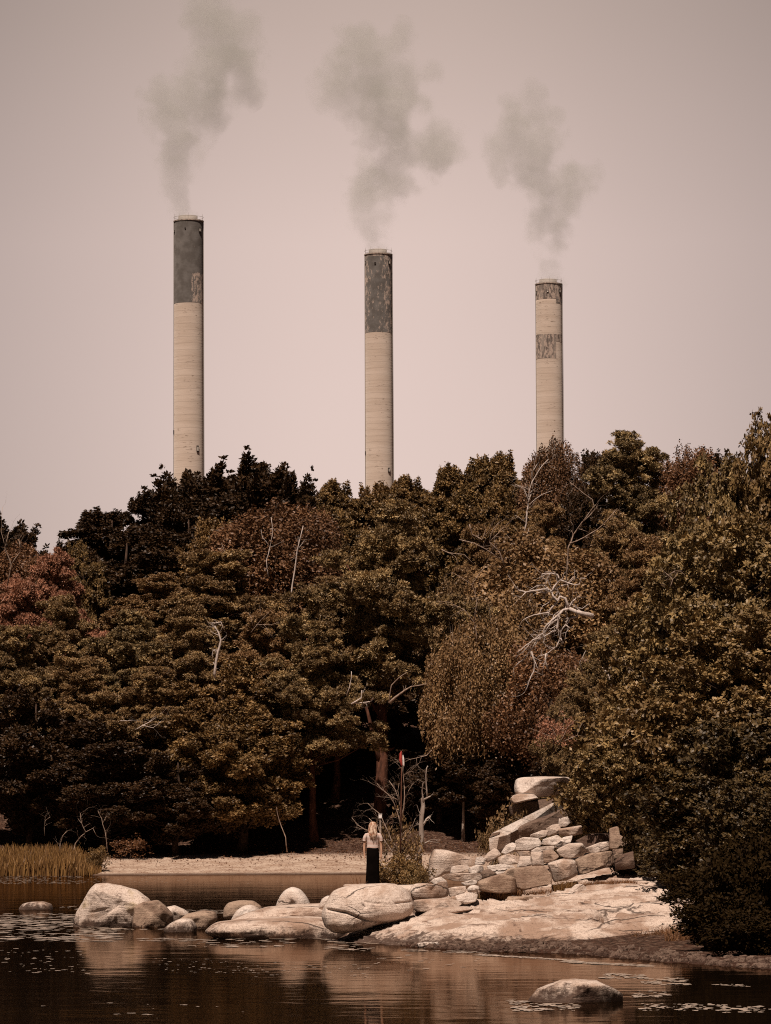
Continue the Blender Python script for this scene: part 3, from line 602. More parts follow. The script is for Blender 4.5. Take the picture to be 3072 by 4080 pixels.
def cloud(g, H, R, lo=0.2, n=60, rs=0.26, shape=None, squash=0.75):
    out = []; zc = H * (lo + 1) / 2; hz_ = H * (1 - lo) / 2
    for i in range(n):
        dz = g.uniform(-1, 1); hr = (1 - abs(dz) ** 2.4) ** 0.45; an = g.uniform(0, 6.283); d = (hr * math.cos(an), hr * math.sin(an), dz); rad = g.uniform(0.25, 0.9) ** 0.6 if i % 4 else g.uniform(0.1, 0.5)
        s = R * rs * g.uniform(0.6, 1.3); x, y, z = d[0] * R * rad * 0.9, d[1] * R * rad * 0.9, zc + d[2] * (hz_ - s * 0.5) * rad
        if shape: f = shape((z - H * lo) / (H * (1 - lo))); x *= f; y *= f
        out.append(((x, y, z), (s, s, s * squash)))
    return out
def leaders(cl, g, H, R, n=26):
    tops = sorted(cl, key=lambda c: -c[0][2] + 0.25 * math.hypot(c[0][0], c[0][1]))[:n]; out = list(cl)
    for c, r in tops:
        ln = g.uniform(0.5, 1.5); dx, dy = g.normal() * 0.15, g.normal() * 0.15
        for s in np.linspace(0.2, 1, 4): out.append(((c[0] + dx * s, c[1] + dy * s, c[2] + r[2] * 0.7 + ln * s), (0.28 * (1.2 - s), 0.28 * (1.2 - s), 0.3)))
    return out
def G_(i): return np.random.default_rng(1000 + i)
PR = {}
g = G_(1); H, R = 18, 5.0
for nm, sd2 in (('pineA', 1), ('pineB', 2), ('pineC', 3), ('pineD', 5)):
    g = G_(sd2); cl = pads(g, H, R, lo={2: 0.12, 5: 0.5}.get(sd2, 0.22), layers=8 if sd2 == 5 else 12, per=9, rs=0.23)
    PR[nm] = proto('pine_tree', H, R, cl, needle_fol(puffs(cl, g, 34, 0.22), g, 62, 0.20, 0.034), 'redbark', 'pine', 0.32, g)
g = G_(4); cl = pads(g, 14, 4.5, lo=0.25, layers=9, per=8); PR['rust'] = proto('pine_tree', 14, 4.5, cl, needle_fol(puffs(cl, g, 28, 0.25), g, 52, 0.22, 0.035), 'redbark', 'pine_rust', 0.26, g)
for nm, sd2 in (('oakA', 11), ('oakB', 12)):
    g = G_(sd2); cl = cloud(g, 15, 5.2, lo=0.05, n=120, rs=0.20); PR[nm] = proto('oak_tree', 15, 5.2, cl, leaf_fol(leaders(puffs(cl, g, 24, 0.27), g, 15, 5), g, 46, 0.24, 0.075, 3), 'bark', 'oak', 0.34, g)
for nm, sd2 in (('darkA', 13), ('darkB', 14)):
    g = G_(sd2); cl = cloud(g, 15, 5.2, lo=0.05, n=110, rs=0.20); PR[nm] = proto('broadleaf_tree', 15, 5.2, cl, leaf_fol(leaders(puffs(cl, g, 22, 0.28), g, 15, 5, 40), g, 40, 0.24, 0.08, 3), 'bark', 'dark', 0.3, g)
g = G_(15)                          # upswept, spiky crown
spk = []
for i in range(58):
    a = g.uniform(0, 6.283); t = g.uniform(0.15, 1); rr = 4.6 * g.uniform(0.1, 0.95) * (1 - 0.25 * t); z0 = 15 * (0.15 + 0.66 * t * (1 - 0.03 * rr)); dx, dy = math.cos(a) * 0.42, math.sin(a) * 0.42
    ln = g.uniform(1.6, 3.2)
    for s in np.linspace(0, 1, 5): r3 = 0.62 * (1.05 - s); spk.append(((rr * math.cos(a) * 0.8 + dx * ln * s, rr * math.sin(a) * 0.8 + dy * ln * s, z0 + ln * s), (r3 * 0.8 + .1, r3 * 0.8 + .1, r3 + 0.1)))
f1 = leaf_fol(spk, g, 42, 0.30, 0.08, 3, spread=0.55, upd=0.8, shell=0.4)
PR['spiky'] = proto('broadleaf_tree', 17, 5.0, [c_ for c_ in spk[::5]], f1, 'bark', 'dark', 0.25, g, trunk=trunkline(g, 11.5), limbsub=0)
def birch_parts(seed, H, R, n, L=0.15, W=0.055):
    g = G_(seed); cl = cloud(g, H, R, lo=0.38, n=n, rs=0.2, squash=1.1, shape=lambda t: 1.05 - 0.6 * t ** 2)
    p, nrm = clump_points(cl, 6.5, g, up=0.2)      # hanging sprays
    k = 14; base = np.repeat(p, k, 0); s = np.tile(np.linspace(0, 1, k), len(p))[:, None]; ln = np.repeat(g.uniform(0.5, 2.0, len(p)), k)[:, None]
    dr = np.repeat(unit(nrm * np.array([1, 1, 0]) + 1e-3) * 0.25, k, 0)
    q_ = base + dr * s - np.array([0, 0, 1.0]) * ln * s + g.normal(size=base.shape) * 0.07
    tb = np.repeat(np.concatenate(TT), k)
    return g, cl, blades(q_, g.normal(size=q_.shape) * 0.8 + np.array([0, -0.2, -0.5]), L * (0.7 + 0.7 * g.random(len(q_))), W, tint=np.clip(tb * 0.7 + g.random(len(q_)) * 0.35, 0, 1), g=g)
g, cl, f1 = birch_parts(21, 16, 4.2, 90, 0.19, 0.065)
PR['birch'] = proto('birch_tree', 16, 4.2, cl, f1, 'birchbark', 'birch', 0.17, g)
g, cl, f1 = birch_parts(22, 14, 4.6, 120, 0.20, 0.07)
PR['gold'] = proto('birch_tree', 14, 4.6, cl, f1, 'birchbark', 'gold', 0.17, g)
# the near oaks: rosettes of long leaves at the twig ends
def rosette(clumps, g, per, L, W, k=7):
    p, nrm = clump_points(clumps, per, g, up=0.35, shell=0.5, ragged=0.3)
    ax = unit(nrm * 0.8 + np.array([0, -0.1, 0.55]) + g.normal(size=p.shape) * 0.3); n_ = len(p)
    e1 = unit(np.cross(ax, g.normal(size=p.shape))); e2 = np.cross(ax, e1); tb = np.repeat(g.random(n_), k)
    tb = np.repeat(np.concatenate(TT) * 0.75 + 0.25 * g.random(n_), k); ang = (np.tile(np.arange(k) * 6.283 / k, n_) + np.repeat(g.random(n_) * 6, k))[:, None] + g.normal(size=(n_ * k, 1)) * 0.25
    d = np.repeat(e1, k, 0) * np.cos(ang) + np.repeat(e2, k, 0) * np.sin(ang) + np.repeat(ax, k, 0) * g.uniform(0.15, 0.9, (n_ * k, 1))
    P_ = np.repeat(p, k, 0) + g.normal(size=(n_ * k, 3)) * 0.02; D = unit(d); S = unit(np.cross(D, np.repeat(ax, k, 0) + g.normal(size=D.shape) * 0.3))
    Ln = (L * g.uniform(0.6, 1.15, n_ * k))[:, None]; U = unit(np.cross(S, D)); a = P_ + D * Ln * 0.62
    V = np.stack([P_, a - S * W, P_ + D * Ln - U * 0.01, a + S * W], 1).reshape(-1, 3)
    return V, np.arange(n_ * k * 4).reshape(-1, 4), np.repeat(np.clip(tb * 0.85 + g.random(n_ * k) * 0.2, 0, 1), 4)
for nm, sd2, H, R, lo, nn, per in (('nearA', 31, 6.5, 3.6, 0.02, 150, 15), ('nearB', 32, 12, 4.2, 0.1, 230, 13)):
    g = G_(sd2); cl = cloud(g, H, R, lo=lo, n=nn, rs=0.17, squash=0.7); PR[nm] = proto('oak_tree', H, R, cl, rosette(puffs(cl, g, 13, 0.34, up=0.5), g, per * 1.25, 0.18, 0.045), 'bark', 'nearoak', 0.22, g)
g = G_(35); cl = cloud(g, 3, 1.8, lo=0.0, n=50, rs=0.25); PR['shade'] = proto('shrub', 3, 1.8, cl, leaf_fol(cl, g, 55, 0.14, 0.045, 3), 'bark', 'shade', 0.05, g)
g = G_(36); cl = cloud(g, 2, 1.1, lo=0.0, n=40, rs=0.22); PR['bush'] = proto('shrub', 2, 1.1, cl, leaf_fol(cl, g, 26, 0.09, 0.03, 3), 'bark', 'bushleaf', 0.03, g)
g = G_(37); cl = cloud(g, 2, 1.1, lo=0.0, n=40, rs=0.25); PR['greenbush'] = proto('shrub', 2, 1.1, cl, leaf_fol(cl, g, 90, 0.08, 0.028, 3), 'bark', 'oak', 0.03, g)
used = set()
def tree(kind, px, top, hw, d, label, cat='tree', group=None, base=None, rot=None, sx=None, name=None, mat=None):
    pr = PR[kind]; t = P(px, top, d); z0 = float(ground_z(t.x, d)) - 0.15 if base is None else base
    s = (t.z - z0) / pr['H']; sxy = (hw * d / F) / pr['R']
    r = pr if (kind not in used and mat is None) else pr.copy()
    if r is not pr:
        sc.collection.objects.link(r)
        for ch in list(pr.children):
            c = ch.copy(); sc.collection.objects.link(c); c.parent = r
            if mat and ch.name.startswith('crown'): c.data = ch.data.copy(); c.data.materials[0] = M[mat]
    else: used.add(kind)
    r.location = (t.x, d, z0); r.scale = (sxy, sxy, s); r.rotation_euler = (0, 0, rnd.uniform(0, 6.28) if rot is None else rot)
    tag(r, label, cat, group); return r
# ---------------------------------------------------------------- the wood
g_b = 'trees on the skyline behind the beach'; g_m = 'trees halfway up the wooded slope'; g_f = 'trees along the foot of the wooded slope'; g_r = 'oaks on the near bank'
for a in [
    ('spiky', 30, 2080, 174, 330, 'thin dark upright tree at the far left edge of the skyline'),
    ('darkA', 250, 2200, 160, 345, 'small dark tree in the dip of the skyline, left of the dark dome-shaped tree'),
    ('darkA', 450, 2040, 276, 345, 'dark dome-shaped tree between the skyline dip and the left chimney'),
    ('darkB', 610, 1990, 218, 348, 'dark tree whose crown touches the left chimney from its left side'),
    ('spiky', 770, 1860, 218, 345, 'spiky dark tree in front of the foot of the left chimney'),
    ('spiky', 985, 1830, 232, 348, 'spiky-topped dark tree, second from the left chimney on its right'),
    ('spiky', 1140, 1880, 160, 346, 'spiky dark tree with gaps of sky, third from the left chimney'),
    ('darkB', 1250, 2030, 174, 345, 'low dark tree in the notch between the two taller stretches of skyline'),
    ('oakA', 1360, 1930, 188, 345, 'round olive tree just left of the foot of the middle chimney'),
    ('oakB', 1495, 1935, 174, 347, 'olive tree in front of the foot of the middle chimney'),
    ('oakA', 1640, 1915, 188, 346, 'olive tree on the skyline just right of the middle chimney'),
    ('oakB', 1770, 1870, 188, 348, 'skyline tree halfway between the middle chimney and the right one, shorter of the pair'),
    ('oakA', 1890, 1835, 188, 350, 'skyline tree halfway between the middle chimney and the right one, taller of the pair'),
    ('oakB', 2030, 1825, 188, 350, 'skyline tree just left of the right chimney'),
    ('birch', 2195, 1760, 138, 342, 'brown drooping birch in front of the foot of the right chimney'),
    ('darkA', 2320, 1815, 145, 350, 'dark tree right behind the drooping birch, right of the right chimney'),
    ('pineB', 2500, 1725, 276, 335, 'broad dark pine with a pointed top right of the right chimney'),
    ('birch', 2725, 1790, 160, 345, 'brownish tree between the pointed pine and the tall oaks'),
    ('darkA', 2850, 1810, 188, 350, 'dark tree just behind the top of the oaks at the right'),
]: tree(*a, group=g_b)
for a in [
    ('darkA', 500, 2120, 324, 322, 'broad dark tree below the dark dome of the skyline'),
    ('darkB', 330, 2180, 216, 325, 'dark tree behind the rust-coloured pine'),
    ('darkB', 740, 2030, 240, 332, 'dark tree under the spiky trees by the left chimney'),
    ('darkA', 950, 1990, 264, 334, 'dark tree behind the brown birch with the pale stems'),
    ('oakA', 810, 2085, 204, 318, 'yellowish olive tree below the foot of the left chimney'),
    ('birch', 1075, 2010, 276, 312, 'large brown birch with white stems in the middle left of the wood'),
    ('birch', 1215, 2030, 168, 316, 'narrow brown birch right of the large one'),
    ('rust', 215, 2210, 204, 300, 'rust-pink pine high at the left of the wood'),
    ('rust', 80, 2310, 204, 296, 'rust-pink pine at the left edge, lower of the two'),
    ('birch', 60, 2170, 180, 318, 'brown birch behind the lower rust-pink pine'),
    ('oakB', 330, 2170, 108, 316, 'small yellow-green tree just above the upper rust-pink pine'),
    ('pineA', 640, 2290, 276, 305, 'pine with pale tufts in the middle of the left slope, left one of two'),
    ('pineC', 860, 2200, 312, 303, 'pine with pale tufts below the yellowish olive tree'),
    ('oakA', 1330, 2050, 168, 325, 'olive tree above the left shoulder of the great central pine'),
    ('oakB', 1840, 1960, 204, 330, 'olive tree above the right shoulder of the great central pine'),
    ('oakA', 2010, 1960, 192, 326, 'olive tree between the central pine and the dead white birch'),
    ('pineA', 2160, 2010, 192, 312, 'brownish pine behind the forked dead tree'),
    ('darkB', 2290, 1960, 156, 330, 'dark tree behind the leaning bare twigs right of the forked dead tree'),
    ('pineC', 1930, 2100, 204, 308, 'loose pine with bare branches right of the great central pine'),
    ('gold', 2170, 2140, 312, 296, 'golden brown birch behind the big bleached dead tree'),
    ('pineB', 2450, 2040, 228, 300, 'brownish pine between the golden birch and the oaks'),
    ('pineA', 2580, 2150, 240, 292, 'pine that hangs above the bleached dead tree from the right'),
    ('pineC', 2330, 2200, 192, 296, 'pine whose tufts reach over the log of the bleached dead tree'),
]: tree(*a, group=g_m)
for a in [
    ('pineD', 1545, 2000, 345, 281, 'great central pine with a thick reddish trunk'),
    ('pineD', 1250, 2480, 260, 276, 'pine under the left arm of the great central pine'),
    ('pineD', 1330, 2300, 250, 285, 'pine crown that fills the lower left of the great central pine'),
    ('pineC', 1050, 2440, 250, 283, 'pine just right of the short bleached snag'),
    ('pineA', 760, 2420, 240, 285, 'pine left of the short bleached snag'),
    ('pineB', 520, 2440, 260, 286, 'dark-sided pine between the rust-pink pines and the bleached snag'),
    ('pineA', 250, 2380, 230, 288, 'brownish pine under the rust-pink pines'),
    ('pineC', 60, 2500, 220, 286, 'pine at the left edge under the lower rust-pink pine'),
    ('pineC', 330, 2620, 240, 279, 'pine low on the left slope above the reeds'),
    ('darkB', 120, 2760, 250, 274, 'dim broadleaf at the left edge above the reeds'),  # dark leaf colour stands in for shade low on the slope
    ('pineD', 620, 2660, 260, 278, 'pine with small bleached branches low in the left half'),
    ('darkA', 420, 2880, 270, 272, 'broadleaf tree whose leaves hang over the dry brown bush at the shore'),
    ('oakB', 900, 2640, 260, 277, 'dense tree above the low spreading oak'),
    ('oakA', 960, 2820, 260, 272, 'low spreading oak above the middle of the beach'),
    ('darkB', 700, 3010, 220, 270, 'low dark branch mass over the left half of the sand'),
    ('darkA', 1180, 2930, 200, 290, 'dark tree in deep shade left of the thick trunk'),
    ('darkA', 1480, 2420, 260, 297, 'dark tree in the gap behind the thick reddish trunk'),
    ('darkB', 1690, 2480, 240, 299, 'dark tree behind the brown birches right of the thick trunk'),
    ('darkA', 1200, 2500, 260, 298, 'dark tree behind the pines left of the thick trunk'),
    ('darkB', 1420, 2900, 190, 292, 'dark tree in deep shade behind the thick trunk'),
    ('gold', 1840, 2490, 150, 276, 'brown birch right of the thick pine trunk'),
    ('gold', 2060, 2400, 200, 277, 'golden birch below the bleached dead branches, left one'),
    ('birch', 2190, 2560, 220, 273, 'brown birch below the bleached dead branches'),
    ('gold', 1820, 2330, 170, 290, 'light brown birch between the great pine and the golden one'),
    ('darkA', 1750, 3000, 200, 280, 'dark tree in the shade right of the thick trunk'),
    ('darkB', 2000, 2900, 220, 276, 'dark tree behind the sloping ramp'),
    ('darkB', 2350, 2900, 260, 262, 'dark tree behind the high pale boulder'),
    ('pineA', 2440, 2500, 230, 262, 'pine under the bleached log, behind the near oaks'),
    ('oakB', 2650, 2350, 260, 240, 'oak between the pine under the log and the near bank'),
    ('pineB', 2300, 2680, 190, 255, 'low pine left of the big near oak'),
]: tree(*a, group=g_f)
for a in [
    ('nearB', 3170, 1640, 270, 128, 'tallest oak, whose top rises against the sky at the right edge'),
    ('nearB', 2880, 1830, 260, 131, 'oak crown left below the tallest one, against the skyline'),
    ('nearB', 2950, 2080, 400, 122, 'oak with yellow-green tufts in the middle of the right edge'),
    ('nearB', 2700, 2330, 340, 124, 'oak crown behind the pale pink dead twigs'),
    ('nearB', 2980, 2450, 390, 117, 'oak with long lit leaf tufts above the low spreading one'),
    ('nearA', 2640, 2740, 370, 113.5, 'low spreading oak that hangs over the stone wall'),
]: tree(*a, group=g_r)
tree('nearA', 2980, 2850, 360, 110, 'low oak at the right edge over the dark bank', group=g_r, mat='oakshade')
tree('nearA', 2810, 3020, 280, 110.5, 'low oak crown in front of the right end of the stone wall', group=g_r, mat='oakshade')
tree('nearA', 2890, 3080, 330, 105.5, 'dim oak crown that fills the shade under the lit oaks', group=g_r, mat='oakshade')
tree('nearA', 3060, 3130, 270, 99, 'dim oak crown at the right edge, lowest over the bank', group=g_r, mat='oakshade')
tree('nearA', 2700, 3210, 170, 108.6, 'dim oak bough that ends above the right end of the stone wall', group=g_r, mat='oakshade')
tree('nearA', 2470, 2930, 190, 112.0, 'leafy oak bough hanging over the top stones of the wall', group=g_r, base=2.2)
for a in [
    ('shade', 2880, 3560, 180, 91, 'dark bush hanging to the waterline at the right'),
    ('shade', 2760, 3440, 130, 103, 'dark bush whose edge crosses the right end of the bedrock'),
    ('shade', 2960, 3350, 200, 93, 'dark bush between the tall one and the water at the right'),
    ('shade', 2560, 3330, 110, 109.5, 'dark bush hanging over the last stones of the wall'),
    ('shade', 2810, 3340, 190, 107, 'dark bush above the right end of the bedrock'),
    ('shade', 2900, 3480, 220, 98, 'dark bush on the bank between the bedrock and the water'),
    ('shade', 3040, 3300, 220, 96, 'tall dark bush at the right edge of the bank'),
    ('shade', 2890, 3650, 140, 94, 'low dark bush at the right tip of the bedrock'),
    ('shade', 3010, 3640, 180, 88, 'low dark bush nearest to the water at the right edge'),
]: tree(*a, cat='shrub', group='dark bushes under the oaks')
tree('bush', 1600, 3215, 105, 109.2, 'pale-leaved bush tangled with dead twigs right of the woman', 'shrub', base=1.0)
tree('greenbush', 1600, 3395, 110, 108.3, 'dark green bush at the foot of the dead little tree', 'shrub', base=0.9)
tree('greenbush', 1660, 3440, 60, 107.5, 'small green bush against the big rectangular block', 'shrub', base=0.9)
tree('bush', 2010, 3180, 90, 117, 'yellow-leaved shrub left of the concrete ramp', 'shrub', base=1.6)
tree('bush', 1960, 3260, 70, 116, 'lower yellow-green shrub beside the foot of the ramp', 'shrub', base=1.2)
tree('bush', 2110, 3165, 60, 119, 'orange-tinged shrub between the ramp and the high boulder', 'shrub', base=2.2)
tree('greenbush', 390, 3370, 50, 259.5, 'dark bush at the right end of the reeds', 'shrub')
# dry brown bush at the shore
tree('bush', 520, 3320, 90, 268, 'rust-brown dry bush between the reeds and the sand', 'shrub', mat='birch')

# the wood goes on beyond both edges of the frame
def far_wood():
    g = G_(77); cl = []
    for sx in (-1, 1):
        for _ in range(60):
            x = sx * g.uniform(34, 95); y = g.uniform(278, 345); x = x + (0 if sx < 0 else 2); z = float(ground_z(x, y)); h = g.uniform(11, 16)
            for c, r in cloud(g, h, 4.8, lo=0.05, n=26, rs=0.30): cl.append(((c[0] + x, c[1] + y, c[2] + z), r))
    for k_ in range(70):
        if k_ < 36: y = g.uniform(112, 250); x = 0.096 * y + g.uniform(6.5, 30)
        else: y = g.uniform(274, 330); x = -(0.096 * y + g.uniform(5.5, 16)) if k_ % 2 else 0.096 * y + g.uniform(5.5, 16)
        z = float(ground_z(x, y)); h = g.uniform(10, 15)
        for c, r in cloud(g, h, 4.6, lo=0.03, n=26, rs=0.30): cl.append(((c[0] + x, c[1] + y, c[2] + z), r))
    V, Fc, T = leaf_fol(cl, g, 9, 0.42, 0.15, 2); return meshobj('far_wood', V, Fc, M['oak'], tint=T)
tag(far_wood(), 'mixed wood that continues along the shore past both sides', 'wood', kind='stuff')
# ---------------------------------------------------------------- dead wood
def wood(name, lines, d, label, cat='dead tree', mat='deadwood', scale=1.0, twigs=1.0, seed=1, group=None, thk=1.0):
    """lines: (points in the frame, start width px, end width px); extra twigs fork off by themselves"""
    r_ = random.Random(seed); mb = MB(); o0 = P(*lines[0][0][0], d)
    def curve(pts3, r0, r1, lvl):
        k = len(pts3); mb.tube(pts3, [r0 + (r1 - r0) * i / (k - 1) for i in range(k)], 6 if lvl == 0 else 4)
        if lvl >= 2: return
        for i in range(1, k):
            if r_.random() < 0.62 * twigs:
                p = pts3[i]; dv = (pts3[i] - pts3[i - 1]).normalized(); ln = r_.uniform(0.4, 1.3) * scale * (0.6 if lvl else 1)
                sv_ = Vector((r_.gauss(0, 1), r_.gauss(0, 0.6), r_.gauss(0, 1))).normalized(); dv = (dv + sv_ * 0.9).normalized(); q_ = [p]
                for _ in range(4): dv = (dv + Vector((r_.gauss(0, .3), r_.gauss(0, .3), r_.gauss(0, .3)))).normalized(); q_.append(q_[-1] + dv * ln / 4)
                rr = (r0 + (r1 - r0) * i / (k - 1)); curve([v for v in q_], rr * 0.5, rr * 0.15, lvl + 1)
    for pts, w0, w1 in lines:
        dj = r_.uniform(-0.25, 0.25) * scale; q_ = []
        n_ = len(pts)
        for i, (x, y) in enumerate(pts):
            q_.append(P(x, y, d + (dj + r_.uniform(-0.15, 0.15) * scale) * min(1, i)) - o0)
            if i < n_ - 1:
                x2, y2 = pts[i + 1]; j = 0.05 * math.hypot(x2 - x, y2 - y); q_.append(P((x + x2) / 2 + r_.uniform(-j, j), (y + y2) / 2 + r_.uniform(-j, j), d + dj) - o0)
        curve(q_, w0 * d / F / 2 * thk, w1 * d / F / 2 * thk, 0)
    o = mb.obj(name, M[mat], smooth=True, loc=o0); return tag(o, label, cat, group)
Dl = lambda *a: [D_(*p) for p in a]
wood('dead_tree', [
    (Dl((1335, 940), (1200, 905), (990, 830)), 17, 12), (Dl((990, 830), (900, 850), (840, 920), (820, 1060), (800, 1150)), 9, 7),
    (Dl((900, 850), (740, 1000), (650, 1080), (600, 1200), (480, 1280), (350, 1370), (220, 1480)), 7, 3), (Dl((800, 1150), (700, 1190), (580, 1260), (490, 1330), (420, 1440), (340, 1560), (170, 1700)), 7, 2.5),
    (Dl((430, 1460), (480, 1600), (470, 1750), (400, 1900), (340, 2050)), 7, 2.5), (Dl((1100, 950), (1000, 970), (940, 1070), (870, 1150), (860, 1260), (800, 1390), (680, 1480), (540, 1530)), 7, 2.5),
    (Dl((650, 1490), (640, 1620), (670, 1730)), 5, 5), (Dl((860, 1260), (910, 1340)), 4, 3), (Dl((940, 1070), (1000, 1110), (940, 1180), (925, 1300)), 4, 2),
    (Dl((980, 830), (930, 680), (850, 650), (820, 720), (750, 650), (740, 580), (770, 500), (850, 410), (815, 330), (700, 315), (590, 320), (580, 400)), 9, 3.5),
    (Dl((740, 580), (650, 540), (540, 560), (350, 590), (240, 560), (225, 510)), 8, 3.5), (Dl((350, 590), (230, 700)), 4, 1.5), (Dl((850, 410), (960, 450), (1060, 480), (1140, 470), (1160, 380), (1230, 390)), 6, 2.5),
    (Dl((770, 540), (860, 500), (960, 470), (1050, 360)), 6, 2), (Dl((820, 720), (720, 830), (690, 890), (550, 910), (400, 950), (310, 1000)), 7, 2.5), (Dl((550, 910), (600, 790), (700, 730)), 4, 2),
    (Dl((930, 700), (940, 900), (970, 980), (940, 1060)), 6, 5), (Dl((970, 830), (1030, 730), (1080, 690)), 6, 4), (Dl((1100, 950), (1130, 820), (1050, 800), (1030, 760)), 5, 3), (Dl((1130, 820), (1180, 830), (1290, 750)), 4, 1.5),
    (Dl((850, 900), (780, 1010), (700, 1080), (640, 1180), (600, 1300)), 6, 2.5), (Dl((740, 580), (620, 490), (520, 490), (400, 560)), 5, 2), (Dl((700, 315), (660, 400), (640, 500)), 4, 2), (Dl((720, 1180), (620, 1240), (450, 1290), (370, 1400), (280, 1490)), 5, 2),
    (Dl((850, 880), (770, 920), (740, 1020), (660, 1130), (560, 1240), (450, 1330)), 5, 3), (Dl((740, 560), (650, 600), (560, 590), (470, 620)), 5, 2)],
    256, 'big bleached white dead tree lying twisted across the golden birch', thk=1.25, twigs=0.8, seed=4)
def ph(*a): return list(a)
g_d = 'bare dead trees in the wood'
wood('dead_tree', [(ph((2080, 2300), (2085, 2140), (2100, 2040), (2105, 1990), (2120, 1920), (2150, 1870), (2185, 1830)), 7, 2.5), (ph((2105, 2000), (2125, 1930), (2120, 1880), (2140, 1850)), 5, 2), (ph((2105, 1995), (2090, 1950), (2055, 1930)), 3, 1.5), (ph((2110, 2010), (2160, 1970), (2200, 1955)), 3, 1.5)], 300, 'forked white dead birch left below the right chimney', mat='deadwood', seed=5, scale=1.3, group=g_d, thk=1.2)
wood('dead_tree', [(ph((2255, 2340), (2265, 2180), (2285, 2130), (2320, 2080), (2370, 2030), (2360, 1990), (2300, 1945), (2270, 1920)), 5, 1.5), (ph((2270, 2165), (2330, 2140), (2380, 2110), (2430, 2060), (2460, 2025)), 4, 1.5), (ph((2300, 2110), (2350, 2040), (2375, 2010)), 3, 1.5)], 290, 'leaning bare tree with arching twigs right of the forked white birch', mat='paledead', seed=6, scale=1.4, group=g_d, thk=1.3)
wood('dead_tree', [(ph((2010, 2260), (1990, 2200), (1950, 2160), (1965, 2110), (1990, 2080)), 5, 2), (ph((1830, 2150), (1890, 2165), (1930, 2185), (1990, 2230)), 4, 2), (ph((1760, 2190), (1800, 2205), (1850, 2210), (1890, 2250)), 4, 2), (ph((1870, 2090), (1880, 2130), (1920, 2150), (1935, 2110)), 4, 2), (ph((1950, 2160), (1990, 2120), (2010, 2100)), 3, 1.5)], 284, 'spread bare branches at the right shoulder of the great central pine', mat='paledead', seed=7, scale=1.4, group=g_d, thk=1.3)
wood('dead_tree', [(ph((856, 2700), (858, 2660), (868, 2600), (880, 2550), (870, 2520), (855, 2495)), 12, 6), (ph((870, 2520), (850, 2485), (880, 2478), (895, 2510)), 5, 3), (ph((866, 2600), (850, 2590), (845, 2620)), 4, 2), (ph((880, 2490), (850, 2480), (840, 2490)), 3, 2)], 272, 'short thick bleached snag standing among the pines of the left half', seed=8, scale=0.6, group=g_d)
wood('dead_tree', [(ph((1000, 2520), (1040, 2470), (1070, 2440)), 3, 1), (ph((1010, 2500), (1000, 2460), (990, 2440)), 3, 1), (ph((1020, 2490), (1080, 2490), (1110, 2480)), 3, 1)], 274, 'pinkish spray of bare twigs right of the bleached snag', mat='paledead', seed=9, scale=1.2, group=g_d, twigs=1.4)
wood('dead_tree', [(ph((1900, 2560), (1890, 2480), (1850, 2430), (1790, 2400), (1740, 2395)), 4, 1.5), (ph((1890, 2480), (1900, 2400), (1880, 2330), (1800, 2280)), 4, 1.5), (ph((1880, 2330), (1930, 2260), (1960, 2250)), 3, 1)], 270, 'fine pale twigs over the light brown birch right of the great central pine', mat='paledead', seed=33, scale=1.3, group=g_d, twigs=1.3, thk=1.0)
wood('dead_branch', [(ph((545, 2905), (590, 2880), (620, 2860)), 4, 2), (ph((570, 2890), (610, 2900), (640, 2875)), 3, 1.5), (ph((480, 2872), (530, 2870)), 3, 1.5)], 269, 'small bleached dead branches low in the dark left half', 'dead branch', seed=10, group=g_d)
wood('dead_branch', [(ph((1400, 2805), (1440, 2780), (1442, 2750)), 5, 3), (ph((1410, 2800), (1440, 2800), (1475, 2795)), 4, 3), (ph((1380, 2770), (1400, 2700), (1400, 2675)), 3, 2)], 268, 'hooked white dead branch left of the thick pine trunk', 'dead branch', seed=11, group=g_d, thk=1.3, twigs=0.4)
wood('dead_branch', [(ph((1550, 2800), (1600, 2760), (1640, 2735), (1700, 2725)), 8, 2.5), (ph((1550, 2800), (1560, 2730), (1590, 2700), (1620, 2680)), 5, 2)], 268, 'arching bare limb that leaves the thick pine trunk to the right', 'dead branch', mat='paledead', seed=12, group=g_d, thk=1.2, twigs=0.6)
wood('dead_tree', [(ph((2670, 2340), (2680, 2310), (2665, 2290), (2690, 2275)), 5, 3), (ph((2670, 2300), (2650, 2280)), 3, 2)], 118, 'small hooked dead stem in the oak crowns at the right', mat='paledead', seed=13, group=g_d, scale=0.4)
wood('dead_shrub', [(ph((2230, 2960), (2200, 2900), (2180, 2850)), 3, 1), (ph((2230, 2960), (2260, 2900), (2290, 2870)), 3, 1), (ph((2230, 2960), (2160, 2920), (2110, 2900)), 3, 1), (ph((2230, 2960), (2250, 2860), (2230, 2830)), 3, 1), (ph((2230, 2960), (2300, 2930), (2320, 2880)), 3, 1)], 112, 'pink-brown dead twiggy bush left of the big near oak', 'dead shrub', mat='paledead', seed=14, group=None, scale=0.7, twigs=1.8)
tree('bush', 2205, 2835, 100, 112.4, 'pink withered leaf mass on the dead twiggy bush', 'shrub', base=5.0, mat='pine_rust')
wood('bare_birch', [(ph((1150, 2420), (1165, 2330), (1180, 2230), (1190, 2170), (1208, 2095)), 7, 3), (ph((1188, 2190), (1205, 2165), (1215, 2150)), 3, 1.5)], 306, 'white birch stem showing through the brown leaves, right one of two', 'birch', seed=25, group='pale birch stems', thk=1.1, twigs=0.3)
wood('bare_birch', [(ph((1070, 2300), (1062, 2230), (1075, 2180), (1085, 2130), (1080, 2060)), 5, 2), (ph((1075, 2180), (1045, 2140), (1040, 2110)), 3, 1.5)], 306, 'forked pale birch stem in the brown leaves, left one of two', 'birch', seed=26, group='pale birch stems', thk=1.1, twigs=0.3)
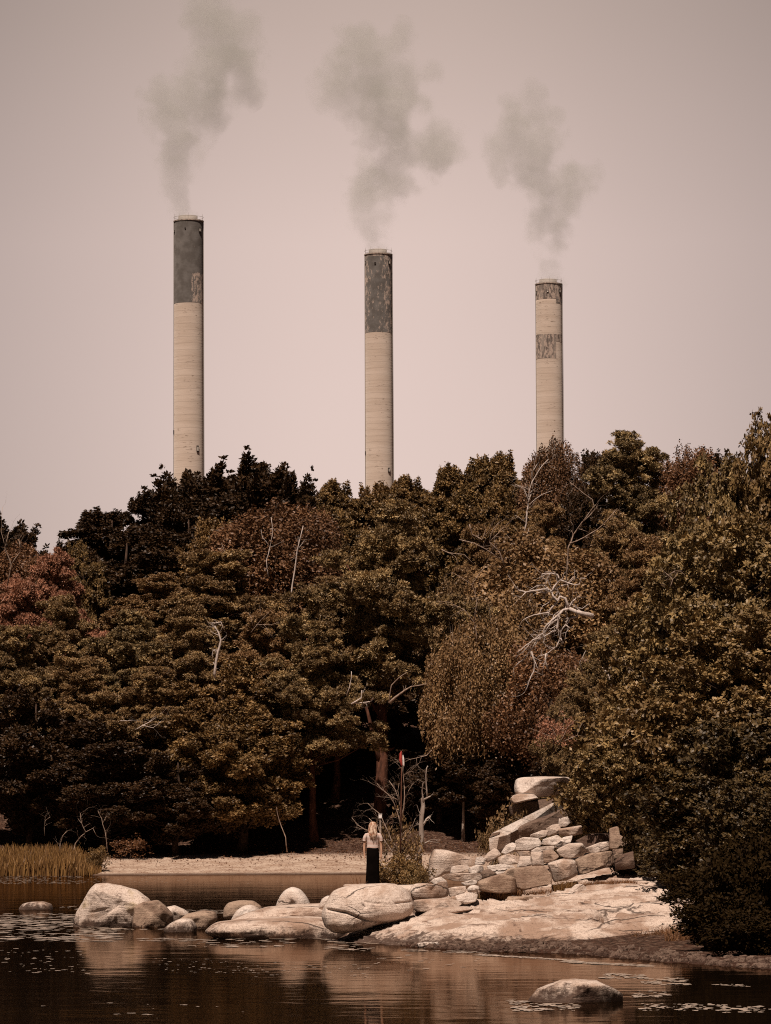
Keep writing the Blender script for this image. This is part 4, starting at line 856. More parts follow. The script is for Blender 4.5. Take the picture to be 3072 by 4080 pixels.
wood('bare_birch', [(ph((2320, 2700), (2310, 2640), (2330, 2600), (2350, 2570)), 5, 2)], 258, 'short spotted birch stem below the bleached dead tree', 'birch', mat='birchbark', seed=27, group='pale birch stems', thk=1.2, twigs=0.5)
wood('dead_branch', [(ph((30, 2330), (45, 2250), (20, 2180), (35, 2120)), 5, 2), (ph((45, 2250), (80, 2200), (75, 2150)), 4, 2), (ph((20, 2180), (5, 2120), (10, 2020)), 3, 1)], 292, 'pale bare branches at the far left edge of the skyline', 'dead branch', mat='paledead', seed=28, group=g_d, scale=1.3, twigs=1.2)
wood('dead_branch', [(ph((2440, 2760), (2420, 2680), (2400, 2660)), 7, 4), (ph((2420, 2680), (2450, 2640), (2500, 2620)), 4, 1.5)], 236, 'pale broken branch among the leaves below the bleached tree, near the oaks', 'dead branch', seed=29, group=g_d, scale=0.8)
# saplings at the left shore
g_p = 'bare saplings at the left shore'
wood('dead_sapling', [(ph((290, 3400), (300, 3362), (325, 3330), (342, 3315), (325, 3280), (320, 3240)), 5, 2), (ph((342, 3315), (370, 3300), (385, 3330)), 3, 1.5), (ph((325, 3280), (310, 3260)), 3, 1)], 263, 'forked pale sapling, tallest of those behind the reeds', 'dead sapling', seed=15, group=g_p, thk=0.9, mat='paledead')
wood('dead_sapling', [(ph((428, 3395), (425, 3360), (418, 3310), (405, 3260), (390, 3230)), 4, 2), (ph((410, 3280), (425, 3250)), 3, 1)], 264, 'thin dead sapling at the right of the forked one', 'dead sapling', seed=16, group=g_p, thk=0.9, mat='paledead')
wood('dead_sapling', [(ph((236, 3400), (240, 3360), (250, 3330), (270, 3310)), 5, 2), (ph((178, 3330), (180, 3270), (200, 3255)), 3, 1.5)], 262, 'low pale dead stem in the left part of the reeds', 'dead sapling', seed=17, group=g_p, thk=0.9, mat='paledead')
wood('dead_sapling', [(ph((1144, 3395), (1138, 3335), (1120, 3290), (1105, 3240), (1102, 3215)), 4, 1.5)], 268, 'thin bent pale stem in the black shade left of the woman', 'dead sapling', mat='paledead', seed=18, thk=1.2, twigs=0.3)
# little dead tree and tangle by the woman
wood('dead_tree', [(ph((1668, 3470), (1672, 3380), (1678, 3290), (1686, 3210), (1684, 3180)), 26, 15), (ph((1684, 3190), (1700, 3180), (1716, 3172)), 8, 5), (ph((1686, 3210), (1682, 3150), (1686, 3118)), 9, 3), (ph((1702, 3182), (1698, 3120), (1700, 3060), (1705, 3052)), 7, 4),
    (ph((1684, 3290), (1700, 3262), (1716, 3254)), 9, 5), (ph((1680, 3260), (1668, 3230), (1660, 3205)), 4, 1.5), (ph((1678, 3370), (1710, 3352), (1748, 3358)), 4, 1.5), (ph((1690, 3360), (1720, 3345), (1745, 3345)), 3, 1.5)], 109.5,
    'knotty dead little tree with a thick pale trunk right of the woman', mat='birchbark', seed=19, scale=0.25, twigs=0.7)
wood('dead_shrub', [(ph((1605, 3440), (1600, 3330), (1598, 3260), (1590, 3190), (1550, 3110)), 8, 2), (ph((1598, 3300), (1570, 3200), (1530, 3150), (1502, 3120)), 5, 1.5), (ph((1600, 3260), (1612, 3180), (1608, 3100), (1606, 3050)), 7, 2), (ph((1590, 3190), (1560, 3175), (1500, 3130)), 4, 1.5),
    (ph((1600, 3430), (1560, 3390), (1520, 3330), (1505, 3290), (1470, 3260)), 7, 2), (ph((1610, 3440), (1560, 3350), (1530, 3280), (1510, 3240), (1465, 3200)), 6, 2), (ph((1596, 3200), (1585, 3150), (1590, 3120)), 3, 1.5), (ph((1520, 3330), (1470, 3310), (1430, 3290), (1402, 3258)), 4, 1.5),
    (ph((1606, 3090), (1630, 3075), (1650, 3072)), 3, 1), (ph((1612, 3180), (1640, 3130), (1650, 3120)), 3, 1), (ph((1600, 3350), (1640, 3300), (1655, 3260)), 4, 1.5)], 109.0,
    'leafless many-stemmed shrub whose long twigs fan out beside the woman', 'dead shrub', mat='paledead', seed=20, scale=0.42, twigs=2.0, thk=1.0)
wood('leafy_branch', [(ph((1720, 2990), (1700, 3010), (1660, 3020), (1620, 3030)), 4, 1.5)], 116, 'small twig that reaches out above the little dead tree', 'branch', mat='paledead', seed=23, scale=0.6, twigs=1.0)
# central pine: its trunk stands clear under the crown
tk = wood('trunk', [(ph((1522, 3330), (1520, 3100), (1524, 2900), (1528, 2700), (1530, 2520), (1505, 2380), (1560, 2180)), 62, 16), (ph((1520, 3060), (1480, 2900), (1455, 2800)), 26, 10), (ph((1520, 2860), (1450, 2760), (1390, 2700), (1290, 2760), (1200, 2760)), 18, 6), (ph((1524, 2290), (1570, 2190), (1620, 2160)), 12, 6), (ph((1530, 2400), (1460, 2380), (1380, 2250)), 14, 6)], 281,
    None, None, mat='redbark', seed=24, scale=1.0, twigs=0.3)
cp = [o for o in bpy.data.objects if str(o.get('label', '')).startswith('great central pine')][0]
for ch in list(cp.children):
    if ch.name.startswith('trunk'): bpy.data.objects.remove(ch)
bpy.context.view_layer.update(); tk.parent = cp; tk.matrix_parent_inverse = cp.matrix_world.inverted()

# ---------------------------------------------------------------- grass and reeds
def grass(name, spots, n, h0, h1, wdt, mat, label, cat, lean=0.25, kind='stuff', seed=50):
    g = np.random.default_rng(seed); Ps = []
    for (x0, y0, x1, y1, wgt) in spots:
        k = int(n * wgt); Ps.append(np.stack([g.uniform(x0, x1, k), g.uniform(y0, y1, k)], 1))
    Pxy = np.concatenate(Ps); return Pxy, g
def blade_mesh(name, pts, hts, wdt, mat, g, lean=0.25):
    n_ = len(pts); ln = g.normal(size=(n_, 2)) * lean; hts = hts[:, None]
    a = g.uniform(0, 3.14, n_); S = np.stack([np.cos(a), np.sin(a) * 0.4, 0 * a], 1) * wdt
    m1 = pts + np.concatenate([ln * hts * 0.35, hts * 0.55], 1); tp = pts + np.concatenate([ln * hts, hts * (1 - 0.2 * g.random((n_, 1)))], 1)
    V = np.concatenate([np.stack([pts - S, pts + S, m1 + S * .8, m1 - S * .8], 1), np.stack([m1 - S * .8, m1 + S * .8, tp + S * 0.15, tp - S * 0.15], 1)], 1).reshape(-1, 3)
    return meshobj(name, V, np.arange(n_ * 8).reshape(-1, 4), M[mat], tint=np.repeat(g.random(n_), 8))
def reedbed():
    g = np.random.default_rng(61); n_ = 9000; px = g.uniform(-120, 400, n_); d = g.uniform(255.5, 264.5, n_)
    x = (px - 1536) / F * d; keep = (d - 256.0 > (px - 330) * 0.04) ; x = x[keep]; d = d[keep]; px = px[keep]
    pts = np.stack([x, d, np.maximum(ground_z(x, d), -0.25)], 1); h = g.uniform(0.9, 1.6, len(x)) * np.clip((430 - px) / 140, 0.35, 1)
    return blade_mesh('reeds', pts, h, 0.045, 'reed', g, 0.12)
tag(reedbed(), 'dense bed of tall green-brown reeds along the left shore', 'reeds', kind='stuff')
def tuft(name, px, py, d, r, n_, h, mat, label, seed, squash=1.0):
    g = np.random.default_rng(seed); c = P(px, py, d); a = g.uniform(0, 6.28, n_); rr = r * np.sqrt(g.random(n_))
    pts = np.stack([rr * np.cos(a), rr * np.sin(a) * 0.6, np.zeros(n_)], 1); ln = np.stack([np.cos(a), np.sin(a)], 1) * (rr / r)[:, None]
    zz = tps(c.x + pts[:, 0], c.y + pts[:, 1]); pts[:, 2] = np.clip(zz - c.z, -0.12, 0.1) 
    o = blade_mesh(name, pts, h * g.uniform(0.5, 1.1, n_), 0.007, mat, g, 0.45); o.location = c; return tag(o, label, 'grass tuft', 'grass tufts between the stones')
for i, a in enumerate([(1775, 3615, 107.0, 0.33, 900, 0.22, 'oak', 'dark green cushion of plants on the low slab'), (1885, 3600, 107.0, 0.28, 800, 0.24, 'oak', 'dark green cushion left of the dry grass'), (1955, 3590, 107.2, 0.35, 500, 0.5, 'drygrass', 'tall dry grass before the broad brown block'),
    (2020, 3590, 107.0, 0.45, 700, 0.42, 'drygrass', 'pale dry grass under the biggest brown block'), (2150, 3580, 107.0, 0.35, 450, 0.2, 'drygrass', 'thin dry grass between the brick-like stone and the jagged one'), (2245, 3560, 107.6, 0.28, 420, 0.36, 'reed', 'upright yellow-green grass left of the jagged white stone'),
    (2380, 3550, 108.0, 0.5, 600, 0.2, 'drygrass', 'low dry grass right of the jagged white stone'), (2480, 3540, 108.0, 0.4, 400, 0.16, 'drygrass', 'sparse dry grass at the right of the bare rock'), (1720, 3632, 106.8, 0.2, 250, 0.16, 'reed', 'small light tuft at the corner of the low slab'),
    (2640, 3760, 97.5, 0.8, 900, 0.35, 'drygrass', 'brown grass at the right foot of the bedrock'), (2800, 3740, 95.5, 0.9, 900, 0.45, 'drygrass', 'brown grass under the dark bushes at the water'), (1425, 3522, 106.9, 0.14, 14, 0.42, 'drygrass', 'few pale stalks left of the woman')]):
    tuft('grass_tuft', *a, seed=70 + i)
# litter of dead leaves and weed at the top of the beach and on the mud
g = np.random.default_rng(88); n_ = 5200; x = g.uniform(-24, 9, n_); d = g.uniform(258.5, 276, n_); keep = g.random(n_) < np.clip((d - 262) / 10, 0.06, 1) ** 1.5; x, d = x[keep], d[keep]
pts = np.stack([x, d, ground_z(x, d) + 0.01], 1); V, Fc, T = blades(pts, g.normal(size=pts.shape) * np.array([1, 1, .5]) + np.array([0, 0, .3]), 0.15, 0.045, g=g)
tag(meshobj('leaf_litter', V, Fc, M['drygrass'].copy(), tint=T * 0.35), 'dead leaves and dry weed strewn over the sand', 'leaf litter', kind='stuff')
# broken stone and drift on the wet strip below the bedrock
def gravel():
    g = np.random.default_rng(95); V = []; Fs = []
    for _ in range(1500):
        x = g.uniform(-0.5, 9.0); e = float(np.interp(x, [-0.5, 0.6, 2.3, 4.2, 5.8, 7.6, 9.6], [104, 98.7, 94.7, 92.8, 87.5, 82.5, 78.5])); y = e + g.uniform(-0.2, 6.0) * g.random() ** 0.5
        z = float(ground_z(x, y)); s = 0.02 + 0.09 * g.random() ** 3; b = len(V)
        for j in range(6): a = 6.283 * j / 6 + g.random(); V.append((x + s * 1.6 * math.cos(a) * g.uniform(.6, 1), y + s * math.sin(a), z - 0.01))
        for j in range(6): a = 6.283 * j / 6 + g.random() * .3; V.append((x + s * math.cos(a) * g.uniform(.5, 1), y + s * .7 * math.sin(a), z + s * g.uniform(.5, .9)))
        for j in range(6): Fs.append((b + j, b + (j + 1) % 6, b + 6 + (j + 1) % 6, b + 6 + j))
        Fs.append(tuple(b + 6 + j for j in range(6)))
    return meshobj('gravel', V, Fs, M['rock_dark'])
tag(gravel(), 'small broken stones on the wet strip below the bedrock', 'gravel', kind='stuff')
# floating weed, lily pads and scum; some pale streaks paint in sky glints
def weed():
    g = np.random.default_rng(91); V = []; Fs = []
    def pad(c, rx, ry):
        k = 9; a0 = g.uniform(0, 6.28); b = len(V)
        for j in range(k): a = a0 + 6.283 * j / k; s = g.uniform(0.6, 1.15); V.append((c.x + rx * s * math.cos(a), c.y + ry * s * math.sin(a), 0.006 + 0.004 * g.random()))
        Fs.append(tuple(range(b, b + k)))
    def patch(x0, y0, x1, y1, n_, rx, ry, sag=0.0):
        for _ in range(n_):
            t = g.random(); px = x0 + (x1 - x0) * t; py = g.uniform(y0, y1) + sag * t; c = G(px, py); s = g.uniform(0.35, 1.2) ** 1.5; pad(c, rx * s, ry * s)
    patch(-20, 3476, 330, 3522, 561, 0.099, 0.28); patch(300, 3480, 760, 3518, 153, 0.087, 0.24); patch(760, 3485, 1400, 3530, 51, 0.062, 0.24)
    patch(-20, 3640, 330, 3692, 255, 0.186, 0.24); patch(-20, 3692, 480, 3752, 204, 0.211, 0.224); patch(240, 3605, 330, 3625, 20, 0.124, 0.16); patch(330, 3690, 480, 3720, 51, 0.186, 0.16)
    patch(560, 3738, 760, 3752, 34, 0.186, 0.16); patch(480, 3700, 1080, 3706, 17, 0.124, 0.16); patch(760, 3740, 1180, 3775, 68, 0.149, 0.176); patch(720, 3624, 900, 3640, 51, 0.124, 0.24); patch(880, 3720, 1330, 3736, 153, 0.149, 0.2, 8.0)
    patch(1300, 3745, 1500, 3790, 51, 0.155, 0.16); patch(0, 3780, 350, 3880, 68, 0.062, 0.096); patch(600, 3820, 1100, 3880, 76, 0.043, 0.072); patch(100, 3990, 1000, 4060, 13, 0.062, 0.08); patch(1000, 3840, 1500, 3900, 51, 0.05, 0.08)
    patch(1600, 3782, 1950, 3790, 51, 0.124, 0.16, 12.0); patch(1900, 3800, 2300, 3806, 187, 0.112, 0.08, 26.0); patch(2250, 3828, 2600, 3836, 187, 0.124, 0.096, 18.0)
    patch(2400, 3880, 2560, 3900, 68, 0.074, 0.176); patch(2560, 3895, 2740, 3925, 68, 0.074, 0.16); patch(2520, 3950, 2660, 3975, 40, 0.062, 0.16); patch(2560, 4000, 2900, 4028, 85, 0.062, 0.16); patch(2880, 4010, 3080, 4036, 40, 0.062, 0.16); patch(2040, 4000, 2300, 4030, 102, 0.074, 0.144); patch(2850, 3922, 2980, 3932, 23, 0.062, 0.128); patch(1500, 3800, 1950, 3870, 34, 0.074, 0.096); patch(2030, 3985, 2130, 3998, 30, 0.074, 0.08)
    return meshobj('weed_and_painted_glints', V, Fs, M['weed'])
M['weed'] = plain('weed_pads_and_painted_glints', (0.46, 0.34, 0.26), 0.35, 0.25, 3.0, 0.6)
tag(weed(), 'pale flat floating weed, lily pads and painted sky glints on the dark water', 'floating weed', kind='stuff')
# ---------------------------------------------------------------- chimneys
def chimneymat(name, kind):
    m, n, l, b = newmat(name, 0.9, 0.1); q = NB(m); ov = q.coords('Object')
    if 'Diffuse Roughness' in b.inputs: b.inputs['Diffuse Roughness'].default_value = 1.0
    band = q.noise(q.coords('Object', (0.05, 0.05, 0.42)), 1.0, 5, 0.7); fine = q.noise(q.coords('Object', (0.5, 0.5, 2.2)), 1.0, 4, 0.6)
    spot = q.noise(q.coords('Object', (0.22, 0.22, 0.09)), 1.0, 4, 0.6)
    col = q.mix(q.step(band, 0.35, 0.7), (0.80, 0.66, 0.56), (0.70, 0.56, 0.46))
    hl = q.m('MULTIPLY', q.step(fine, 0.58, 0.66), q.step(spot, 0.47, 0.56)); col = q.mix(q.m('MULTIPLY', hl, 0.7), col, (0.25, 0.155, 0.105))
    wv = n.new('ShaderNodeTexWave'); wv.bands_direction = 'Z'; wv.inputs['Scale'].default_value = 0.16; wv.inputs['Distortion'].default_value = 0.6; l.new(ov, wv.inputs['Vector'])
    col = q.mix(q.m('MULTIPLY', q.step(wv.outputs['Fac'], 0.985, 1.0), 0.35), col, (0.27, 0.18, 0.13))
    if kind:
        thr = {1: 0.63, 2: 0.565, 3: 0.49}[kind]
        fl = q.noise(q.coords('Object', (1.1, 1.1, 0.45)), 1.0, 7, 0.8); s = q.xyz(ov)
        add = 0.0
        if kind == 1:        # flaked area at the upper right
            px_ = q.m('MULTIPLY', q.step(s[0], 0.7, 1.4), q.m('MULTIPLY', q.step(s[2], 155, 157), q.m('SUBTRACT', 1.0, q.step(s[2], 169, 170)))); add = q.m('MULTIPLY', px_, 0.16)
        if kind == 2: add = q.m('MULTIPLY', q.m('ADD', q.step(s[0], 1.0, 2.2), q.m('SUBTRACT', 1.0, q.step(s[0], -3.6, -2.6))), 0.06)
        f = q.step(q.m('ADD', fl, add), thr, thr + 0.05)
        grey = q.mix(q.step(q.noise(ov, 0.35, 4), 0.35, 0.65), (0.175, 0.15, 0.135), (0.255, 0.225, 0.208))
        if kind == 3: grey = q.mix(q.step(q.noise(q.coords('Object', (0.9, 0.9, 0.12)), 1.0, 3), 0.45, 0.6), (0.2, 0.155, 0.135), (0.42, 0.34, 0.29))
        col = q.mix(f, grey, (0.62, 0.48, 0.40))
    l.new(col, b.inputs['Base Color']); q.bump(fine, b, 0.3, 0.1); return m
for k in range(4): M['ch%d' % k] = chimneymat(('chimney_concrete', 'worn_grey_paint', 'flaking_grey_paint', 'stained_old_paint')[k], k)
M['opening'] = plain('dark_opening', (0.03, 0.02, 0.016)); M['liner'] = plain('pale_flue_metal', (0.40, 0.34, 0.30), 0.9, 0.2, 8, 0.05); M['steel'] = plain('galvanised_steel', (0.40, 0.35, 0.32), 0.9, 0.2, 8, 0.05)
M['opening_pale'] = plain('pale_plate', (0.75, 0.66, 0.58))
def chimney(d, xl, xr, ytop, bands, openings, label):
    t = P((xl + xr) / 2, ytop, d); H = t.z; r1 = (xr - xl) / 2 * d / F; r0 = r1 * 1.06; c = empty('chimney', (t.x, d, 0), label, 'chimney', 'chimneys of the power station')
    gz = 20.0
    def rad(z): return r0 + (r1 - r0) * (z - gz) / (H - gz)
    mb = MB(); zs = [gz + (H - gz) * i / 24 for i in range(25)]
    mb.lathe([(rad(z), z) for z in zs], 72); mb.obj('shaft', M['ch0'], c, smooth=True)
    zof = lambda py: P((xl + xr) / 2, py, d).z
    for (ya, yb, a0, a1, mt) in bands:          # painted band: a thin shell around the shaft
        za, zb = zof(yb), zof(ya); mb = MB(); n_ = 72; K = 6; vs_ = []; full = a1 - a0 >= 360; cnt = n_ if full else n_ + 1
        for i in range(K + 1):
            z = za + (zb - za) * i / K
            for j in range(cnt): a = R_(a0 + (a1 - a0) * j / n_); vs_.append((0 + (rad(z) + 0.03) * math.sin(a), -(rad(z) + 0.03) * math.cos(a), z))
        mb.add(vs_, [(i * cnt + j, i * cnt + (j + 1) % cnt, (i + 1) * cnt + (j + 1) % cnt, (i + 1) * cnt + j) for i in range(K) for j in range(n_)])
        mb.obj('painted_band', M[mt], c, smooth=True)
    mb = MB(); rt = r1 + 0.22; mb.lathe([(r1, H - 0.35), (rt, H - 0.3), (rt, H), (rt - 0.9, H + 0.02)], 72); mb.obj('rim', M['ch3'], c)
    mb = MB(); mb.lathe([(r1 * 0.66, H - 0.2), (r1 * 0.66, H + 1.5), (r1 * 0.60, H + 1.55)], 48, c=(-0.2, 0), cap=False); mb.lathe([(r1 * 0.60, H + 1.55), (r1 * 0.60, H + 0.2)], 48, c=(-0.2, 0)); mb.obj('flue', M['liner'], c, smooth=True)
    for j in range(10):
        a = 0.35 + j * 0.628; mb = MB(); mb.tube([(r1 * math.cos(a), r1 * math.sin(a), H - 0.1), (r1 * math.cos(a), r1 * math.sin(a), H + 2.0)], [0.04, 0.025], 5); mb.obj('lightning_rod', M['steel'], c)
    mb = MB(); mb.lathe([(r1 + 0.10, H + 1.0), (r1 + 0.14, H + 1.06), (r1 + 0.10, H + 1.1), (r1 + 0.07, H + 1.05), (r1 + 0.10, H + 1.0)], 60, cap=False); mb.obj('railing', M['steel'], c)
    for (ox, oy, w_, h_, pale) in openings:
        z = zof(oy); xx = (ox - (xl + xr) / 2) * d / F; xx = max(-rad(z) * 0.97, min(rad(z) * 0.97, xx)); a = math.asin(xx / rad(z)); rr = rad(z)
        f = bpy.data.objects.new('opening', None); mb = MB(); px_, py_ = rr * math.sin(a), -rr * math.cos(a); hw, hh = w_ * d / F / 2, h_ * d / F / 2
        mb.box((px_, py_, z), (hw, 0.25, hh), a); o = mb.obj('opening', M['opening'], c)
        if pale: mb = MB(); mb.box((px_ + 0.02 * math.sin(a), py_ - 0.05 * math.cos(a), z), (hw * 0.6, 0.28, hh * 0.62), a); mb.obj('cover_plate', M['opening_pale'], o)
        bpy.data.objects.remove(f)
    # aircraft-warning cable duct and ladder along the left edge
    mb = MB(); a = R_(-78); mb.tube([((rad(z) + 0.15) * math.sin(a), -(rad(z) + 0.15) * math.cos(a), z) for z in (zs[4], zs[12], zs[20], zs[24])], [0.09] * 4, 5); mb.obj('cable_duct', M['steel'], c)
    mb = MB(); a = R_(79); mb.tube([((rad(z) + 0.18) * math.sin(a), -(rad(z) + 0.18) * math.cos(a), z) for z in (zs[4], zs[12], zs[20], zs[24])], [0.11] * 4, 5); mb.obj('ladder', M['steel'], c)
    return c
chimney(1200, 693, 810, 881, [(886, 1212, 0, 360, 'ch1')], [(797, 922, 11, 17, 1), (697, 925, 6, 10, 1), (741, 918, 5, 6, 0), (788, 1793, 9, 26, 1), (686, 1723, 5, 16, 0)], 'tall concrete chimney with a dark grey top, left one of the three')
chimney(1268, 1453, 1562, 1014, [(1026, 1329, 0, 360, 'ch2'), (1014, 1026, 0, 360, 'ch3')], [(1550, 1051, 9, 15, 1), (1457, 1050, 5, 12, 1), (1495, 1056, 7, 9, 0), (1545, 1877, 9, 18, 1), (1451, 1805, 5, 11, 1)], 'concrete chimney with a flaking grey top, middle one of the three')
chimney(1338, 2133, 2239, 1132, [(1132, 1197, 0, 360, 'ch3'), (1336, 1366, -90, 75, 'ch3'), (1366, 1433, -90, 29, 'ch3'), (1197, 1214, 30, 80, 'ch2')], [(2228, 1165, 8, 13, 1), (2137, 1169, 5, 13, 1), (2180, 1168, 7, 8, 1)], 'concrete chimney with only stained patches of paint left, right one and shortest-looking of the three')

# ---------------------------------------------------------------- smoke
def smokemat(name, blobs, dens, seed):
    m = bpy.data.materials.new(name); m.use_nodes = True; n = m.node_tree.nodes; l = m.node_tree.links; q = NB(m)
    n.remove(n['Principled BSDF']); t = n.new('ShaderNodeTexCoord'); nv = n.new('ShaderNodeTexNoise'); nv.inputs['Scale'].default_value = 0.11; nv.inputs['Detail'].default_value = 5; nv.inputs['Roughness'].default_value = 0.6
    mp = n.new('ShaderNodeMapping'); mp.inputs['Location'].default_value = (seed, seed, 0); l.new(t.outputs['Object'], mp.inputs[0]); l.new(mp.outputs[0], nv.inputs['Vector'])
    best = None
    for c, r in blobs:
        dn = n.new('ShaderNodeVectorMath'); dn.operation = 'DISTANCE'; l.new(t.outputs['Object'], dn.inputs[0]); dn.inputs[1].default_value = c
        v = q.m('SUBTRACT', 1.0, q.m('DIVIDE', dn.outputs['Value'], r)); best = v if best is None else q.m('SMOOTH_MAX', best, v, 0.25)
    f = q.m('ADD', best, q.m('MULTIPLY', q.m('SUBTRACT', nv.outputs[0], 0.55), 2.4))
    f = q.step(f, 0.0, 0.45)
    pv = n.new('ShaderNodeVolumePrincipled'); pv.inputs['Color'].default_value = (0.72, 0.71, 0.62, 1); pv.inputs['Anisotropy'].default_value = 0.0
    l.new(q.m('MULTIPLY', f, dens), pv.inputs['Density']); l.new(pv.outputs[0], n['Material Output'].inputs['Volume']); return m
def smoke(blobs, d, label, dens, seed):
    o0 = P(*blobs[0][:2], d); B_ = []; r_ = random.Random(seed)
    for x, y, r in blobs:
        p = P(x, y, d + r_.uniform(-0.3, 0.3) * r * d / F) - o0; B_.append((tuple(p), r * d / F * 1.5))
    bmv = []; fcs = []
    import bmesh
    for c, r in B_:
        bm = bmesh.new(); bmesh.ops.create_icosphere(bm, subdivisions=3, radius=r * 1.12); b0 = len(bmv)
        bmv += [tuple(v.co + Vector(c)) for v in bm.verts]; fcs += [tuple(v.index + b0 for v in f_.verts) for f_ in bm.faces]; bm.free()
    o = meshobj('smoke_plume', bmv, fcs, smokemat('smoke_%d' % seed, B_, dens * 0.8, seed), loc=o0)
    mo = o.modifiers.new('r', 'REMESH'); mo.mode = 'VOXEL'; mo.voxel_size = 1.4; bake(o)
    if not o.data.materials: o.data.materials.append(bpy.data.materials['smoke_%d' % seed])
    return tag(o, label, 'smoke plume', 'smoke from the chimneys', 'thing')
smoke([(742, 872, 52), (728, 820, 42), (722, 760, 52), (720, 700, 74), (715, 620, 92), (725, 560, 90), (690, 480, 88), (645, 390, 70), (700, 420, 90), (790, 410, 110), (850, 310, 120), (910, 220, 120), (880, 120, 100), (960, 120, 80), (850, 40, 90), (740, 90, 36), (960, 330, 80), (860, 480, 60)], 1200, 'grey smoke rising from the left chimney to the top edge of the sky', 0.055, 11)
smoke([(1500, 1000, 50), (1340, 350, 80), (1350, 280, 60), (1320, 300, 60), (1495, 930, 52), (1500, 870, 70), (1480, 780, 100), (1510, 720, 100), (1600, 740, 70), (1560, 640, 80), (1650, 600, 90), (1740, 590, 95), (1800, 605, 58), (1560, 520, 110), (1560, 440, 120), (1480, 370, 120), (1380, 310, 95), (1290, 320, 60), (1430, 230, 110), (1440, 160, 62), (1590, 170, 70), (1600, 320, 80), (1728, 290, 42)], 1268, 'widest smoke plume, rising from the middle chimney and bulging to the right', 0.052, 12)
smoke([(2188, 1116, 50), (2195, 1050, 42), (2205, 980, 52), (2195, 900, 84), (2170, 850, 70), (2260, 780, 84), (2285, 700, 80), (2190, 740, 90), (2120, 660, 95), (2150, 580, 90), (2070, 560, 100), (2000, 600, 62), (2060, 470, 78), (2030, 420, 46), (2110, 380, 50), (2120, 470, 60), (2212, 462, 34), (2000, 700, 40)], 1338, 'smoke drifting up to the left from the right chimney, smallest of the plumes', 0.052, 13)

# ---------------------------------------------------------------- woman seen from behind
def skin_mesh(name, joints, edges, mat, parent, root=0, sub=2):
    me = bpy.data.meshes.new(name); me.from_pydata([j[0] for j in joints], edges, []); o = bpy.data.objects.new(name, me); sc.collection.objects.link(o)
    mo = o.modifiers.new('s', 'SKIN'); me.skin_vertices or me.update()
    for i, j in enumerate(joints):
        r = j[1]; me.skin_vertices[0].data[i].radius = r if isinstance(r, tuple) else (r, r); me.skin_vertices[0].data[i].use_root = (i == root)
    mo.use_smooth_shade = True; s = o.modifiers.new('u', 'SUBSURF'); s.levels = sub; s.render_levels = sub; bake(o); o.data.materials.clear(); o.data.materials.append(mat); o.parent = parent
    o.data.polygons.foreach_set('use_smooth', [True] * len(o.data.polygons)); return o
M['skin'] = plain('skin', (0.52, 0.29, 0.19), 0.5, 0.08); M['hair'] = barkmat('long_blond_hair', (0.30, 0.12, 0.06), (0.78, 0.58, 0.44), 22); M['black'] = plain('black_cloth', (0.005, 0.0035, 0.003), 1.0, 0.3, 4, 0.0)
m, n, l, b = newmat('striped_shirt', 0.8, 0.2); q = NB(m); zz = q.xyz(q.coords('Object'))[2]
stp = q.step(q.m('SINE', q.m('MULTIPLY', zz, 2 * math.pi / 0.034)), 0.1, 0.5); l.new(q.mix(stp, (0.72, 0.60, 0.54), (0.50, 0.27, 0.21)), b.inputs['Base Color']); M['shirt'] = m
fp = P(1486, 3531, 107.1)
pn = empty('person', fp, 'woman seen from behind with long blond hair, striped pale shirt and long black skirt', 'person')
J = [((0, 0, .92), (.15, .11)), ((0, 0, 1.06), (.125, .10)), ((0, .01, 1.24), (.14, .10)), ((0, .01, 1.37), (.12, .085)), ((0, 0, 1.43), (.05, .05)), ((0, -.01, 1.50), (.046, .05)), ((0, -.015, 1.57), (.068, .085)), ((0, 0, 1.645), (.072, .09)),
     ((-.165, .0, 1.36), (.05, .05)), ((-.205, .0, 1.20), (.04, .04)), ((-.225, -.0, 1.07), (.034, .034)), ((-.23, -.02, .95), (.029, .03)), ((-.222, -.03, .83), (.021, .024)), ((-.218, -.035, .78), (.02, .034)),
     ((.165, .0, 1.36), (.05, .05)), ((.205, .0, 1.20), (.04, .04)), ((.222, 0, 1.07), (.034, .034)), ((.228, -.02, .95), (.029, .03)), ((.222, -.03, .83), (.021, .024)), ((.218, -.035, .78), (.02, .034)),
     ((-.085, 0, .84), (.09, .09)), ((-.088, 0, .47), (.055, .058)), ((-.09, 0, .10), (.036, .04)), ((-.09, .09, .04), (.035, .025)), ((.085, 0, .84), (.09, .09)), ((.088, 0, .47), (.055, .058)), ((.09, 0, .10), (.036, .04)), ((.09, .09, .04), (.035, .025))]
E = [(0, 1), (1, 2), (2, 3), (3, 4), (4, 5), (5, 6), (6, 7), (3, 8), (8, 9), (9, 10), (10, 11), (11, 12), (12, 13), (3, 14), (14, 15), (15, 16), (16, 17), (17, 18), (18, 19), (0, 20), (20, 21), (21, 22), (22, 23), (0, 24), (24, 25), (25, 26), (26, 27)]
for s, hi in ((-1, 13), (1, 19)):      # five fingers to each hand, slightly curled
    for k, (dy, ln) in enumerate(((-.027, .058), (-.009, .066), (.010, .062), (.027, .048))):
        b0 = len(J); x = s * .216; y = -.035 + dy
        J += [((x, y, .745), (.0085, .0085)), ((x - s * .006, y, .745 - ln * .55), (.008, .008)), ((x - s * .018, y, .745 - ln), (.0065, .0065))]; E += [(hi, b0), (b0, b0 + 1), (b0 + 1, b0 + 2)]
    b0 = len(J); J += [((s * .205, .005, .775), (.010, .010)), ((s * .198, .022, .745), (.0085, .0085))]; E += [(hi, b0), (b0, b0 + 1)]
skin_mesh('body', J, E, M['skin'], pn)
